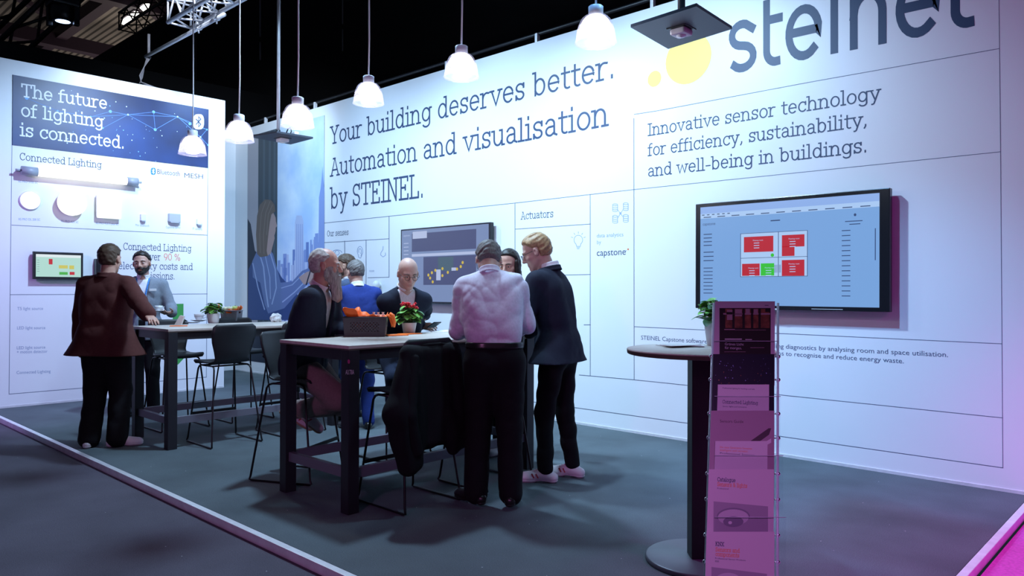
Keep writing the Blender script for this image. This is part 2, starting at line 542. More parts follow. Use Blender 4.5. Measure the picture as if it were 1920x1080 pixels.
mb = MB(); mb.box(((-13.2+XE)/2-.0, (YE+6.75)/2, -.02), (XE+13.2-.01, 6.75-YE-.01, .04), stand_carpet)
struct('floor', mb)
mb = MB(); mb.box((-8, -3, ZA-.03), (40, 10.4, .06), aisle_carpet)
struct('floor_aisle', mb)
mb = MB(); mb.box((3.04, 7.2, ZA-.03), (7.92, 10, .06), pink_carpet)
struct('floor_neighbour', mb)
mb = MB(); mb.box((-20, 14, ZA-.06), (30, 24, .06), black_drape)
struct('floor_hall', mb)
mb = MB()
mb.box(((-10.73+XE)/2, YE-.02, -.027), (XE+10.73+.08, .045, .056), alu, bevel=.004)
o = struct('trim_front', mb)
mb = MB(); mb.box((XE+.02, (YE+YB)/2+.01, -.027), (.045, YB-YE-.03, .056), alu, bevel=.004)
struct('trim_right', mb)

# back wall
mb = MB(); mb.box(((-12.93-.86)/2, YB+.06, 2.15), (12.07, .12, 4.29), white_wall)
wall_back = struct('wall_back', mb)
mb = MB(); mb.box(((-12.93-.86)/2, YB-.004, .012), (12.07, .008, .024), alu)
struct('baseboard_back', mb)
# left wall with its free end, recess wall behind
mb = MB(); mb.box((XL-.06, (0.9+5.17)/2, 2.125), (.12, 5.17-0.9, 4.25), white_wall)
wall_left = struct('wall_left', mb)
mb = MB(); mb.box((XL+.003, (YE+5.17)/2, .012), (.006, 5.17-YE, .024), alu)
struct('baseboard_left', mb)
mb = MB(); mb.box((XR-.05, 5.4, 2.15), (.1, 2.1, 4.3), white_wall)
mb.box((XR+.001, 6.18, 2.15), (.003, .008, 4.28), wall_edge)
struct('wall_recess', mb)

# rail above the back wall
mb = MB()
mb.tube([(-12.8, YB+.05, 4.40), (-.9, YB+.05, 4.40)], .022, black_steel, 8)
rail = tag(mb.build('wall_rail'), 'dark round rail clipped along the top of the long back wall', 'rail')
for k in range(7):
    mb = MB(); x = -11.9+k*1.55
    mb.box((x, YB+.03, 4.345), (.035, .05, .11), alu, bevel=.004)
    mb.build('rail_clip', rail)

BW = lambda px, py: on_y(px, py, YB-.0012)
LW = lambda px, py: on_x(px, py, XL+.0012)


# printed grid lines of the back wall
mb = MB()
for pts in ([(608, 418.3), (965.7, 380.7), (1188.5, 355.4), (1875.8, 284.6)], [(1189, 214.5), (1231, 208), (1516, 154.4), (1873.8, 91)],
            [(1189, 612.5), (1877.6, 644.5)], [(1086, 703), (1188.5, 712), (1879.6, 783.4)], [(900, 741), (1026, 757), (1303, 795.4), (1880.3, 877)],
            [(1188.5, 222), (1189, 712)], [(1873, 0), (1876, 285), (1880.3, 877)], [(1106.7, 364.7), (1106.7, 705)], [(965.7, 380.7), (965.7, 470)],
            [(729.5, 405.5), (729.5, 520)], [(608, 455), (729, 447.7)], [(646.3, 452), (646.3, 560)], [(686.3, 450), (686.3, 560)], [(690, 520.8), (729, 519.8)],
            [(966, 429.7), (1107, 420)], [(1060, 515.6), (1107, 514.6)], [(1095, 609), (1107, 609)]):
    px_line(mb, BW, pts, 1.0, line_ink)
mb.build('grid_lines', wall_back)

mb = MB()
letters(mb, 'Your building deserves better.', BW, (619.3, 270), (1154, 143.7), 31, navy_ink)
letters(mb, 'Automation and visualisation', BW, (619.3, 330.4), (1141.5, 234), 31.5, navy_ink)
letters(mb, 'by STEINEL.', BW, (619.3, 390.7), (795.5, 368.5), 37, navy_ink)
mb.build('headline_lettering', wall_back)
mb = MB()
letters(mb, 'Innovative sensor technology', BW, (1214.6, 254.5), (1651, 185.8), 21.5, navy_ink)
letters(mb, 'for efficiency, sustainability,', BW, (1214.6, 292.2), (1627, 235.5), 21.5, navy_ink)
letters(mb, 'and well-being in buildings.', BW, (1214.6, 331), (1627, 284.2), 21.5, navy_ink)
mb.build('slogan_lettering', wall_back)
mb = MB()
letters(mb, 'steinel', BW, (1362, 133.5), (1828, 39.4), 116, navy_ink, LOGO, .068)
c = BW(1290, 110); rr = (BW(1333, 110)-c).length
mb.disc(c, rr, yellow_ink, 64, ry=rr*.98)
c = BW(1227, 147.8); rr = (BW(1239.7, 147.8)-c).length
mb.disc(c, rr, yellow_ink, 40)
mb.build('logo', wall_back)
mb = MB()
letters(mb, 'Our senses', BW, (613.3, 443), (653.5, 440), 10, navy_ink)
letters(mb, 'Actuators', BW, (976.7, 411.2), (1037.7, 406.7), 13, navy_ink)
letters(mb, 'data analytics', BW, (1119, 445.5), (1168.7, 443), 7.6, pale_ink, None)
letters(mb, 'by', BW, (1119.3, 457.8), (1127, 457.2), 7.6, pale_ink, None)
letters(mb, 'capstone', BW, (1119, 480), (1173.3, 477.5), 13, navy_ink, None)
mb.disc(BW(1177.7, 467.4), .0105, orange_ink, 16); mb.disc(BW(1173.6, 470), .006, pale_ink, 12)
letters(mb, 'nose', BW, (692.5, 510), (701.5, 509.6), 5, pale_ink, None)
mb.build('caption_lettering', wall_back)
mb = MB()
letters(mb, 'STEINEL Capstone software carries out ongoing buildi', BW, (1202, 636.6), (1456, 652.6), 8.2, line_ink, None)
letters(mb, 'ng diagnostics by analysing room and space utilisation.', BW, (1458.3, 652.8), (1777.4, 669.5), 8.6, line_ink, None)
letters(mb, 'ps to recognise and reduce energy waste.', BW, (1459.4, 666), (1694.5, 681.3), 8.6, line_ink, None)
mb.build('paragraph_lettering', wall_back)

# line icons
mb = MB()


def arc_px(cx, cy, rx, ry, a0, a1, n=20): return [(x, y) for x, y in A(cx, cy, rx, ry, a0, a1, n)]


def icon(pts, w=1.0): px_line(mb, BW, pts, w, pale_ink)


icon(arc_px(1084.3, 450, 8, 9, 125, 415)); icon([(1079.8, 457.4), (1081, 462), (1088, 462), (1089, 457)])
icon([(1081.5, 464.4), (1087, 464)]); icon([(1082.4, 466.6), (1086, 466.4)])
for an in (200, 235, 270, 305, 340):
    c_, s_ = math.cos(math.radians(an)), math.sin(math.radians(an)); icon([(1084.3+c_*11, 449.6+s_*12), (1084.3+c_*14, 449.6+s_*15)])
icon(arc_px(675, 471, 5, 9, 130, 430)); icon([(671.6, 477.5), (672.6, 482.6), (675.6, 484), (678, 480), (677.5, 476)]); icon(arc_px(675, 471, 2.4, 5, 150, 420))
icon([(718.2, 462), (718, 468), (714, 474), (713.6, 478), (716, 480), (718, 481.6), (721, 480), (723, 478), (722.4, 474)])
icon(arc_px(632, 474.5, 9, 6, 190, 350)); icon(arc_px(632, 474, 4, 4.4, 0, 360))
for cx, cy in ((1153.3, 390), (1173.3, 388), (1153.3, 411.5), (1173.3, 410)):
    icon(arc_px(cx, cy-6, 4.6, 1.8, 0, 360), .9)
    icon([(cx-4.6, cy-6), (cx-4.6, cy+5)], .9); icon([(cx+4.6, cy-6), (cx+4.6, cy+5)], .9)
    for dy in (-2, 1.6, 5): icon(arc_px(cx, cy+dy, 4.6, 1.8, 0, 180), .9)
icon([(1157.8, 393), (1168.8, 407.5)], .9); icon([(1168.8, 392), (1157.8, 409)], .9); icon(arc_px(1163.3, 400, 1.6, 1.6, 0, 360, 10), .9)
icon([(700, 566), (700, 560), (703, 557), (710, 557), (713, 560), (713, 566)])
mb.build('line_icons', wall_back)

# ------------------------------------------------------------------ left wall print
mb = MB()
for pts in ([(24, 140), (19, 552), (17, 739)], [(391, 206), (388, 551), (387, 707)], [(22, 422), (388, 441)], [(19, 552.5), (388.7, 551)], [(17, 739), (172, 726), (387, 707)]):
    px_line(mb, LW, pts, .9, line_ink)
mb.build('grid_lines', wall_left)
mb = MB()
letters(mb, 'Connected Lighting', LW, (36.8, 299.5), (190.5, 315), 13, navy_ink)
letters(mb, 'Bluetooth', LW, (295, 326), (337, 330.2), 10, navy_ink, None)
letters(mb, 'MESH', LW, (345.5, 333), (380.7, 335.6), 9.5, navy_ink, None)
letters(mb, 'Connected Lighting', LW, (231, 468), (358.7, 471.5), 12.5, navy_ink)
letters(mb, 'over', LW, (273, 487), (301.2, 487.9), 12.5, navy_ink)
letters(mb, '90 %', LW, (307, 487.6), (338, 488.4), 12, orange_ink)
letters(mb, 'electricity costs and', LW, (222, 504), (361.7, 505.8), 12.5, navy_ink)
letters(mb, 'emissions.', LW, (262, 523), (328, 523.6), 12.5, navy_ink)
mb.build('headline_lettering', wall_left)
mb = MB()
for s, a, b in (('T5 light source', (32.5, 581.4), (80.7, 581)), ('LED light source', (32, 617.6), (85, 617)), ('LED light source', (31.5, 655), (85, 653.4)),
                ('+ motion detector', (31.5, 662.8), (89, 661.2)), ('Connected Lighting', (31, 701.4), (95, 698.6))):
    letters(mb, s, LW, a, b, 6, pale_ink, None)
for s, a, b in (('RS PRO 5100 SC', (35, 342), (71, 344.5)), ('RS PRO DL 200 SC', (35, 413), (75.5, 414)), ('RS PRO A20 SC', (115, 416.5), (147, 418.5)),
                ('RS PRO R20 S plus SC', (180, 420), (222, 422.5)), ('Mini Bluetooth', (254, 424), (280, 425.5)), ('Capstone Server', (311, 428), (339, 429)), ('IP camera', (361, 430.5), (379, 432))):
    letters(mb, s, LW, a, b, 4.6, pale_ink, None)
mb.build('caption_lettering', wall_left)
mb = MB()
mb.poly([LW(*p) for p in ((324, 570), (344, 569.4), (344, 662), (354, 662), (333.5, 684), (312, 664.5), (324, 663.5))][::-1], green_ink)
mb.build('arrow_print', wall_left)
tag_blue = mat('blue_badge', (.03, .22, .72), .4)
mb = MB()


def rune(mb, plane, cx, cy, w, h, m, badge, lw):
    mb.poly([plane(x, y) for x, y in [(cx+w*.5*math.copysign(abs(math.cos(t))**.6, math.cos(t)), cy+h*.5*math.copysign(abs(math.sin(t))**.8, math.sin(t))) for t in [2*PI*k/36 for k in range(36)]]], badge)
    pts = [(cx-w*.22, cy-h*.17), (cx+w*.2, cy+h*.17), (cx, cy+h*.34), (cx, cy-h*.34), (cx+w*.2, cy-h*.17), (cx-w*.22, cy+h*.17)]
    pl = lambda x, y: plane(x, y) + Vector((.0012, 0, 0))
    px_line(mb, pl, pts, lw, m)


white_ink = mat('white_ink', (.86, .88, .92), .5)
rune(mb, LW, 287.4, 321.2, 9.6, 13.4, white_ink, tag_blue, 1.3)
mb.build('radio_emblem', wall_left)

# navy banner with the light network
m = bpy.data.materials.new('banner_print'); m.use_nodes = True
nt = m.node_tree; b = nt.nodes['Principled BSDF']; b.inputs['Roughness'].default_value = .4
tc = nt.nodes.new('ShaderNodeTexCoord'); n1 = nt.nodes.new('ShaderNodeTexNoise'); n1.inputs['Scale'].default_value = .9; n1.inputs['Detail'].default_value = 3
cr = nt.nodes.new('ShaderNodeValToRGB'); cr.color_ramp.elements[0].position = .42; cr.color_ramp.elements[0].color = (.016, .022, .062, 1)
cr.color_ramp.elements[1].position = .68; cr.color_ramp.elements[1].color = (.025, .06, .22, 1)
nt.links.new(tc.outputs['Object'], n1.inputs['Vector']); nt.links.new(n1.outputs['Fac'], cr.inputs[0]); nt.links.new(cr.outputs[0], b.inputs['Base Color'])
LB = lambda px, py: on_x(px, py, XL+.010)
LB2 = lambda px, py: on_x(px, py, XL+.0112)
LB3 = lambda px, py: on_x(px, py, XL+.0118)
mb = MB()
pts = [LB(24, 140), LB(391.3, 205), LB(390, 314.5), LB(23.3, 271.5)]
mb.prism(pts[::-1], (-.009, 0, 0), m)
banner = tag(mb.build('banner'), 'navy blue banner panel with glowing network dots and white slogan on the left wall', 'banner')
mb = MB()
letters(mb, 'The future', LB3, (40, 180.3), (201, 204), 23, white_ink, SLAB, .058)
letters(mb, 'of lighting', LB3, (39.2, 216.8), (193.8, 238.5), 23, white_ink, SLAB, .058)
letters(mb, 'is connected.', LB3, (37.5, 253.8), (233.8, 278.2), 23, white_ink, SLAB, .058)
mb.build('slogan_lettering', banner)
mb = MB()
net = mat('network_line_print', (.10, .24, .62), .5); node_ = mat('network_dot_print', (.16, .42, .90), .5); star = mat('star_print', (.62, .78, .98), .5)
P_ = {k: v for k, v in enumerate([(50, 184), (108, 208), (170, 219), (207, 209), (240, 215), (288, 210), (333, 219), (291, 243), (356, 232), (376, 257), (388, 243), (193, 240), (390, 272)])}
for a, b_ in ((0, 1), (1, 2), (2, 4), (3, 4), (4, 5), (5, 6), (4, 6), (4, 7), (7, 6), (6, 8), (6, 9), (8, 10), (9, 10), (9, 12), (5, 7), (2, 3), (11, 4), (6, 10)):
    px_line(mb, LB2, [P_[a], P_[b_]], .8, net)
for k, p in P_.items():
    cpt = LB2(*p); mb.disc(cpt+Vector((.0004, 0, 0)), .020 if k in (0, 3, 5, 7, 8) else .012, node_ if k not in (4, 6, 9) else star, 14, X=(0, 1, 0))
for k in range(60):
    x = rnd.uniform(120, 386); y0 = 150+(x-24)*.18; cpt = LB2(x, rnd.uniform(y0, y0+105))
    mb.disc(cpt, rnd.choice((.004, .005, .008)), star if k % 3 else node_, 8, X=(0, 1, 0))
mb.build('network_print', banner)
mb = MB(); LB4 = lambda px, py: on_x(px, py, XL+.0140)
rune(mb, LB4, 372.3, 228.3, 20.5, 28.5, navy_ink, white_ink, 1.8)
mb.build('radio_emblem', banner)

# ------------------------------------------------------------------ mural print (woman at a window over a city)
YM = YB-.005
MU = lambda px, py, k=0: on_y(px, py, YM-.0006*k)
mm = dict(cream=mat('mural_grey_wall', (.42, .41, .46), .5), curtain=mat('mural_curtain', (.045, .065, .085), .5), curtain2=mat('mural_curtain_fold', (.07, .10, .13), .5), dark=mat('mural_dark', (.012, .018, .04), .5),
          hair=mat('mural_hair', (.16, .12, .10), .5), hair2=mat('mural_hair_light', (.24, .19, .165), .5), skin=mat('mural_skin', (.42, .30, .29), .5), sweater=mat('mural_sweater', (.13, .19, .40), .5), swl=mat('mural_sweater_light', (.33, .42, .68), .5),
          swd=mat('mural_sweater_dark', (.035, .07, .22), .5), b1=mat('mural_tower_light', (.46, .54, .78), .5), b2=mat('mural_tower_mid', (.24, .33, .64), .5), b3=mat('mural_tower_dark', (.15, .23, .52), .5))
sk = bpy.data.materials.new('mural_sky'); sk.use_nodes = True
nt = sk.node_tree; b = nt.nodes['Principled BSDF']; b.inputs['Roughness'].default_value = .5
tc = nt.nodes.new('ShaderNodeTexCoord'); n1 = nt.nodes.new('ShaderNodeTexNoise'); n1.inputs['Scale'].default_value = 1.4; n1.inputs['Detail'].default_value = 5
cr = nt.nodes.new('ShaderNodeValToRGB'); cr.color_ramp.elements[0].position = .35; cr.color_ramp.elements[0].color = (.42, .60, .92, 1)
cr.color_ramp.elements[1].position = .7; cr.color_ramp.elements[1].color = (.74, .86, 1.0, 1)
nt.links.new(tc.outputs['Object'], n1.inputs['Vector']); nt.links.new(n1.outputs['Fac'], cr.inputs[0]); nt.links.new(cr.outputs[0], b.inputs['Base Color'])
mb = MB()
TL, TR = MU(464.5, 262), MU(608.2, 210); zt = (TL.z+TR.z)/2; zb = MU(464, 676).z
mb.box(((TL.x+TR.x)/2, (YM+YB)/2+.0005, (zt+zb)/2), (TR.x-TL.x, YB-YM-.001, zt-zb), mm['dark'])
mural = tag(mb.build('mural'), 'tall wall picture of a woman in a blue sweater by a window above a city', 'wall picture')
x0, x1 = TL.x, TR.x


def mq(mb, k, pts, m): mb.poly([MU(px, py, k) for px, py in pts], m)


mb = MB()
xw = MU(520, 400).x
mb.quad((xw, YM-.0006, zb+.7), (x1, YM-.0006, zb+.7), (x1, YM-.0006, zt), (xw, YM-.0006, zt), sk)
zs0 = MU(560, 560).z
for k in range(80):
    bx = xw+(x1-xw)*rnd.random()*.97; bwd = rnd.uniform(.04, .12); top = zs0+rnd.uniform(.25, 1.15)*(0.6+.4*(bx-xw)/(x1-xw))
    mb.quad((bx, YM-.0012-.00001*k, zb+.62), (min(bx+bwd, x1), YM-.0012-.00001*k, zb+.62), (min(bx+bwd, x1), YM-.0012-.00001*k, top), (bx, YM-.0012-.00001*k, top), mm[rnd.choice(('b1', 'b2', 'b3', 'b2'))])
mq(mb, 3.4, [(553, 600), (569, 596), (569, 415), (566, 404), (556, 404), (553, 418)], mm['b1'])
for xx in (556, 559.5, 563, 566.5): mq(mb, 3.6, [(xx, 598), (xx+1, 598), (xx+1, 420), (xx, 420)], mm['b2'])
mq(mb, 3.4, [(597, 470), (608, 468), (608, 352), (605.5, 330), (604.6, 312), (603.6, 330), (601, 354), (598, 370)], mm['b2'])
mb.build('city_view', mural)
mb = MB()
xa, xb_ = MU(484, 400).x, MU(520, 400).x
mb.quad((x0, YM-.0008, zb+.5), (xa, YM-.0008, zb+.5), (xa, YM-.0008, zt), (x0, YM-.0008, zt), mm['cream'])
mb.quad((xa, YM-.0008, zb+.5), (xb_, YM-.0008, zb+.5), (xb_, YM-.0008, zt), (xa, YM-.0008, zt), mm['curtain'])
for t in (.25, .55, .8):
    xc = xa+(xb_-xa)*t
    mb.quad((xc, YM-.001, zb+.5), (xc+.07, YM-.001, zb+.5), (xc+.07, YM-.001, zt), (xc, YM-.001, zt), mm['curtain2'])
mq(mb, 3, [(464.3, 600), (486, 600), (488, 480), (478, 470), (470, 420), (464.3, 410)], mm['dark'])
mb.build('curtain_view', mural)
mb = MB()
mq(mb, 4, [(464.5, 600), (560, 600), (560, 555), (528, 520), (500, 470), (478, 480), (466, 505)], mm['swd'])
mq(mb, 5, [(482, 470), (503, 463), (512, 476), (520, 505), (526, 530), (548, 528), (566, 508), (585, 500), (592, 512), (575, 535), (552, 556), (533, 578), (503, 588), (496, 570), (488, 530), (474, 520), (473, 490)], mm['sweater'])
for pts, w in (([(486, 474), (494, 500), (498, 540), (503, 575)], 2.4), ([(506, 472), (516, 505), (518, 540), (510, 570)], 2), ([(497, 478), (506, 520), (507, 560)], 1.5), ([(474, 494), (484, 540), (496, 580)], 2), ([(530, 566), (552, 548), (575, 525)], 2.2), ([(528, 540), (548, 534), (570, 512)], 1.6)):
    px_line(mb, lambda x, y: MU(x, y, 6), pts, w, mm['swl'])
mq(mb, 6.5, [(500, 470), (503, 440), (514, 440), (515, 447), (511, 462), (508, 475), (501, 480)], mm['skin'])
mq(mb, 7, [(501, 400), (512, 398), (517, 408), (517.4, 415), (519.6, 424), (517, 427), (517, 433), (515, 440), (508, 446), (500, 440)], mm['skin'])
mq(mb, 7.5, [(497, 374), (508, 375), (515, 384), (516.6, 396), (509, 402), (506, 416), (504, 432), (502, 450), (500, 470), (502, 480), (488, 482), (482, 476), (480, 440), (482, 405), (487, 384)], mm['hair'])
for pts in ([(498, 378), (490, 400), (487, 440), (488, 474)], [(506, 378), (498, 400), (494, 440), (495, 476)], [(511, 384), (503, 402), (500, 440)]):
    px_line(mb, lambda x, y: MU(x, y, 8), pts, 1.2, mm['hair2'])
mq(mb, 7.2, [(560, 520), (575, 510), (590, 505), (600, 512), (588, 525), (570, 534)], mm['skin'])
mq(mb, 7.8, [(573, 534), (575, 535), (592, 478), (590, 477)], mm['dark'])
mb.build('woman_view', mural)

# ------------------------------------------------------------------ fixtures on the left wall
lit = glow('lit_diffuser', (1.0, .97, .93), 1.7)
lit2 = glow('lit_square_diffuser', (.93, 1.0, 1.0), 1.15)
grey_cap = mat('grey_endcap', (.36, .39, .46), .4)
white_plastic = mat('white_plastic', (.80, .82, .85), .35)
grey_plastic = mat('grey_plastic', (.42, .45, .52), .4)


def lw_thing(name, label, cat, px, py, off=0.0, group=None):
    p = on_x(px, py, XL+off)
    return thing(name, label, cat, p, 0, group), p


t, p = lw_thing('tube_luminaire', 'long lit tube lamp with grey end caps on the left wall', 'wall lamp', 148, 330, 0)
r_ = .055
a_, b_ = on_x(40, 320.5, XL+.09), on_x(258, 340.5, XL+.09)
zc = (a_.z+b_.z)/2; a_.z = b_.z = zc
L_ = b_.y-a_.y
mb = MB(); mb.tube([(XL+.09, a_.y+.17, zc), (XL+.09, b_.y-.14, zc)], r_*.96, lit, 20); mb.build('diffuser_tube', t)
for y0, y1 in ((a_.y, a_.y+.172), (b_.y-.142, b_.y)):
    mb = MB(); mb.tube([(XL+.09, y0, zc), (XL+.09, y1, zc)], r_, grey_cap, 20); mb.build('end_cap', t)
for y0, y1 in ((a_.y-.06, a_.y), (b_.y, b_.y+.05)):
    mb = MB(); mb.tube([(XL+.09, y0, zc), (XL+.09, y1, zc)], .014, grey_cap, 10); mb.tube([(XL+.09, (y0+y1)/2, zc), (XL+.0, (y0+y1)/2, zc)], .008, grey_cap, 8); mb.build('mounting_pin', t)
t, p = lw_thing('round_luminaire', 'flat lit round lamp nearest the left end of the left wall', 'wall lamp', 56, 376)
mb = MB(); R1 = (on_x(77, 376, XL)-on_x(36, 376, XL)).length/2
mb.lathe([(R1*.96, 0), (R1, .008), (R1, .02), (R1*.9, .022)], p, white_plastic, 40, axis=(1, 0, 0)); mb.build('housing', t)
mb = MB(); mb.lathe([(R1*.92, .018), (R1*.85, .026), (R1*.4, .03), (0.001, .031)], p, lit, 40, axis=(1, 0, 0)); mb.build('diffuser', t)
t, p = lw_thing('round_luminaire', 'thick lit round drum lamp between the flat round lamp and the square lamp', 'wall lamp', 131, 381)
R1 = .165
mb = MB(); mb.lathe([(R1*.9, 0), (R1*.93, .03), (R1*.93, .055)], p, grey_plastic, 44, axis=(1, 0, 0)); mb.build('housing', t)
mb = MB(); mb.lathe([(R1*.95, .055), (R1, .065), (R1, .115), (R1*.93, .13), (R1*.5, .138), (.001, .14)], p, lit, 44, axis=(1, 0, 0)); mb.build('diffuser', t)
t, p = lw_thing('square_luminaire', 'lit square lamp with rounded corners on the left wall', 'wall lamp', 201, 388)
mb = MB(); mb.box(p+Vector((.03, 0, 0)), (.06, .29, .29), white_plastic, bevel=.02); mb.build('housing', t)
mb = MB(); mb.box(p+Vector((.072, 0, 0)), (.035, .30, .32), lit2, bevel=.015); mb.build('diffuser', t)
for px, py, w, h, d, m_, lab in ((267, 408, .07, .09, .05, white_plastic, 'small white radio module right of the square lamp'), (325, 409, .16, .12, .06, grey_plastic, 'flat grey server box on the left wall'), (372, 416, .07, .08, .05, white_plastic, 'tiny white camera module right of the grey server box')):
    t, p = lw_thing('sensor_module', lab, 'sensor', px, py)
    mb = MB(); mb.box(p+Vector((d/2, 0, 0)), (d, w, h), m_, bevel=.008); mb.build('housing', t)
    mb = MB(); mb.box(p+Vector((d*.75, 0, -h*.5-.004)), (d*.5, w*.7, .016), grey_plastic, bevel=.003); mb.build('base_edge', t)
# small monitor
t, p = lw_thing('monitor', 'small black monitor showing a floor plan on the left wall', 'screen', 110, 498)
sx = lambda px, py: on_x(px, py, XL+.09)
a_, b_ = sx(62.5, 471), sx(156, 524.5); c_, d_ = sx(62.5, 523), sx(156, 474)
y0, y1 = a_.y, b_.y; z1 = (a_.z+d_.z)/2; z0 = (c_.z+b_.z)/2
mb = MB(); mb.box((XL+.065, (y0+y1)/2, (z0+z1)/2), (.05, y1-y0, z1-z0), black_plastic, bevel=.006); mb.build('bezel', t)
mb = MB(); mb.box((XL+.02, (y0+y1)/2, (z0+z1)/2), (.042, .2, .2), black_plastic); mb.build('bracket', t)
mb = MB(); SY = lambda u, v, k=0: (XL+.0905+.0004*k, y0+(y1-y0)*u, z0+(z1-z0)*v)


def srect(mb, S, u0, v0, u1, v1, m, k=1): mb.poly([S(u0, v0, k), S(u1, v0, k), S(u1, v1, k), S(u0, v1, k)], m)


s_bg = glow('small_screen_glow', (.50, .80, .72), .85); s_red = glow('screen_red', (.62, .02, .03), .8); s_yel = glow('screen_yellow', (.72, .66, .12), .8); s_grn = glow('screen_green', (.08, .50, .06), .8)
s_ink = glow('screen_ink', (.12, .18, .30), .5); s_white = glow('screen_white', (.80, .90, .92), .9)
srect(mb, SY, .05, .09, .95, .90, s_bg, 0); srect(mb, SY, .05, .80, .95, .90, s_white, 1)
srect(mb, SY, .30, .54, .375, .74, s_red, 2); srect(mb, SY, .50, .40, .68, .52, s_yel, 2); srect(mb, SY, .71, .38, .81, .52, s_yel, 2)
srect(mb, SY, .51, .17, .68, .27, s_grn, 2); srect(mb, SY, .72, .17, .82, .28, s_red, 2)
for k in range(6): srect(mb, SY, .07, .68-.08*k, .12, .69-.08*k, s_ink, 2)
mb.build('screen', t)
t, p = lw_thing('wall_speaker', 'narrow black wall box beside the small monitor, behind the maroon jacket', 'speaker', 186, 502)
mb = MB(); mb.box(p+Vector((.05, 0, -.02)), (.10, .135, .27), black_plastic, bevel=.008); mb.build('cabinet', t)
mb = MB(); mb.box(p+Vector((.102, 0, -.02)), (.006, .115, .25), black_drape, bevel=.002); mb.build('front_cover', t)

# ------------------------------------------------------------------ the two televisions on the back wall
tv_frame = mat('tv_frame', (.010, .010, .014), .25)


def television(label, pa, pb, pc, pd, face, draw):
    """pa top-left, pb top-right, pc bottom-right, pd bottom-left pixels on the face plane"""
    yf = YB-face
    q = [on_y(*p, yf) for p in (pa, pb, pc, pd)]
    x0, x1 = (q[0].x+q[3].x)/2, (q[1].x+q[2].x)/2; z1, z0 = (q[0].z+q[1].z)/2, (q[2].z+q[3].z)/2
    t = thing('television', label, 'television', ((x0+x1)/2, YB, z0))
    mb = MB(); mb.box(((x0+x1)/2, yf+.03, (z0+z1)/2), (x1-x0, .06, z1-z0), tv_frame, bevel=.006); mb.build('frame', t)
    mb = MB(); mb.box(((x0+x1)/2, (yf+.06+YB)/2, (z0+z1)/2), (.5, YB-yf-.06, .4), tv_frame); mb.build('wall_bracket', t)
    S = lambda u, v, k=0: (x0+(x1-x0)*u, yf-.0006-.0005*k, z0+(z1-z0)*v)
    mb = MB(); draw(mb, S, (x0, x1, z0, z1, yf)); mb.build('screen', t)
    return t


scr = glow('tv_screen_glow', (.22, .44, .86), .80); scr_top = glow('tv_browser_bar', (.30, .48, .92), .85); scr_dark = glow('tv_text', (.05, .10, .30), .5)
red = glow('tv_red_room', (.50, .008, .02), .9); grn = glow('tv_green_room', (.03, .50, .02), 1.0); wht = glow('tv_plan_white', (.42, .62, .95), .9)


def tv_text(mb, S, s, u, v, w, h, m, k=2):
    polys, wd = sans_polys(s)
    for q in polys: mb.poly([S(u+p[0]/wd*w, v+p[1]*h, k) for p in q], m)


def draw_big(mb, S, R_):
    r = lambda *a: srect(mb, S, *a)
    r(.03, .035, .955, .965, scr, 0); r(.03, .90, .955, .965, scr_top, 1); r(.03, .855, .955, .90, wht, 1)
    for k in range(11): r(.05+.082*k, .862, .05+.082*k+.045, .870, scr_dark, 2)
    for k in range(6): r(.04+.03*k, .885, .055+.03*k, .893, scr_dark, 2)
    tv_text(mb, S, 'capstone', .045, .79, .075, .028, scr_dark)
    r(.43, .79, .48, .80, scr_dark, 2); r(.80, .745, .88, .752, scr_dark, 2); r(.82, .72, .87, .727, scr_dark, 2)
    mb.add([S(.846+.006*math.cos(a*PI/6), .80+.012*math.sin(a*PI/6), 2) for a in range(12)], [tuple(range(12))], scr_dark)
    for k in range(4): r(.05, .70-.035*k, .10, .708-.035*k, scr_dark, 2)
    for k in range(3): r(.05, .53-.04*k, .11, .538-.04*k, scr_dark, 2)
    for k in range(8): r(.05, .38-.034*k, .105, .387-.034*k, scr_dark, 2)
    for k in range(14): r(.785, .67-.042*k, .825, .677-.042*k, scr_dark, 2)
    r(.935, .42, .939, .68, scr_dark, 2)
    # floor plan
    r(.265, .295, .62, .69, wht, 1)
    r(.285, .52, .445, .66, red, 3); r(.275, .305, .372, .415, red, 3); r(.378, .305, .45, .415, grn, 3)
    r(.49, .555, .605, .66, red, 3); r(.49, .475, .555, .56, red, 3); r(.49, .30, .605, .44, red, 3)
    mb.add([S(.44+.009*math.cos(a*PI/8), .487+.016*math.sin(a*PI/8), 3) for a in range(16)], [tuple(range(16))], grn)
    for (u, v) in ((.335, .62), (.525, .62), (.31, .37), (.525, .40), (.40, .37)):
        tv_text(mb, S, 'Meeting room', u, v, .055, .012, wht, 4)
        for q in range(3): r(u+.005, v-.022-.022*q, u+.035, v-.016-.022*q, wht, 4)
    for u in (.47, .265, .618): r(u, .295, u+.003, .69, scr_dark, 2)
    for v in (.295, .465, .69): r(.265, v, .62, v+.004, scr_dark, 2)
    for k in range(6): r(.452+.006*k, .33, .454+.006*k, .40, scr_dark, 3)
    r(.45, -.0, .47, .012, wht, 1); r(.64, .012, .79, .016, wht, 1)


tv2 = television('large television on the right of the back wall showing a red and green floor plan', (1303, 383), (1668, 352), (1669, 585), (1305, 578), .115, draw_big)
scr1 = glow('tv_far_screen_glow', (.26, .36, .66), .62); scr1b = glow('tv_far_panel', (.075, .085, .24), .6); scr1w = glow('tv_far_white', (.50, .58, .84), .8); ydot = glow('tv_yellow_dot', (.70, .52, .03), .8)
scr1g = glow('tv_far_greenish', (.07, .14, .20), .6)


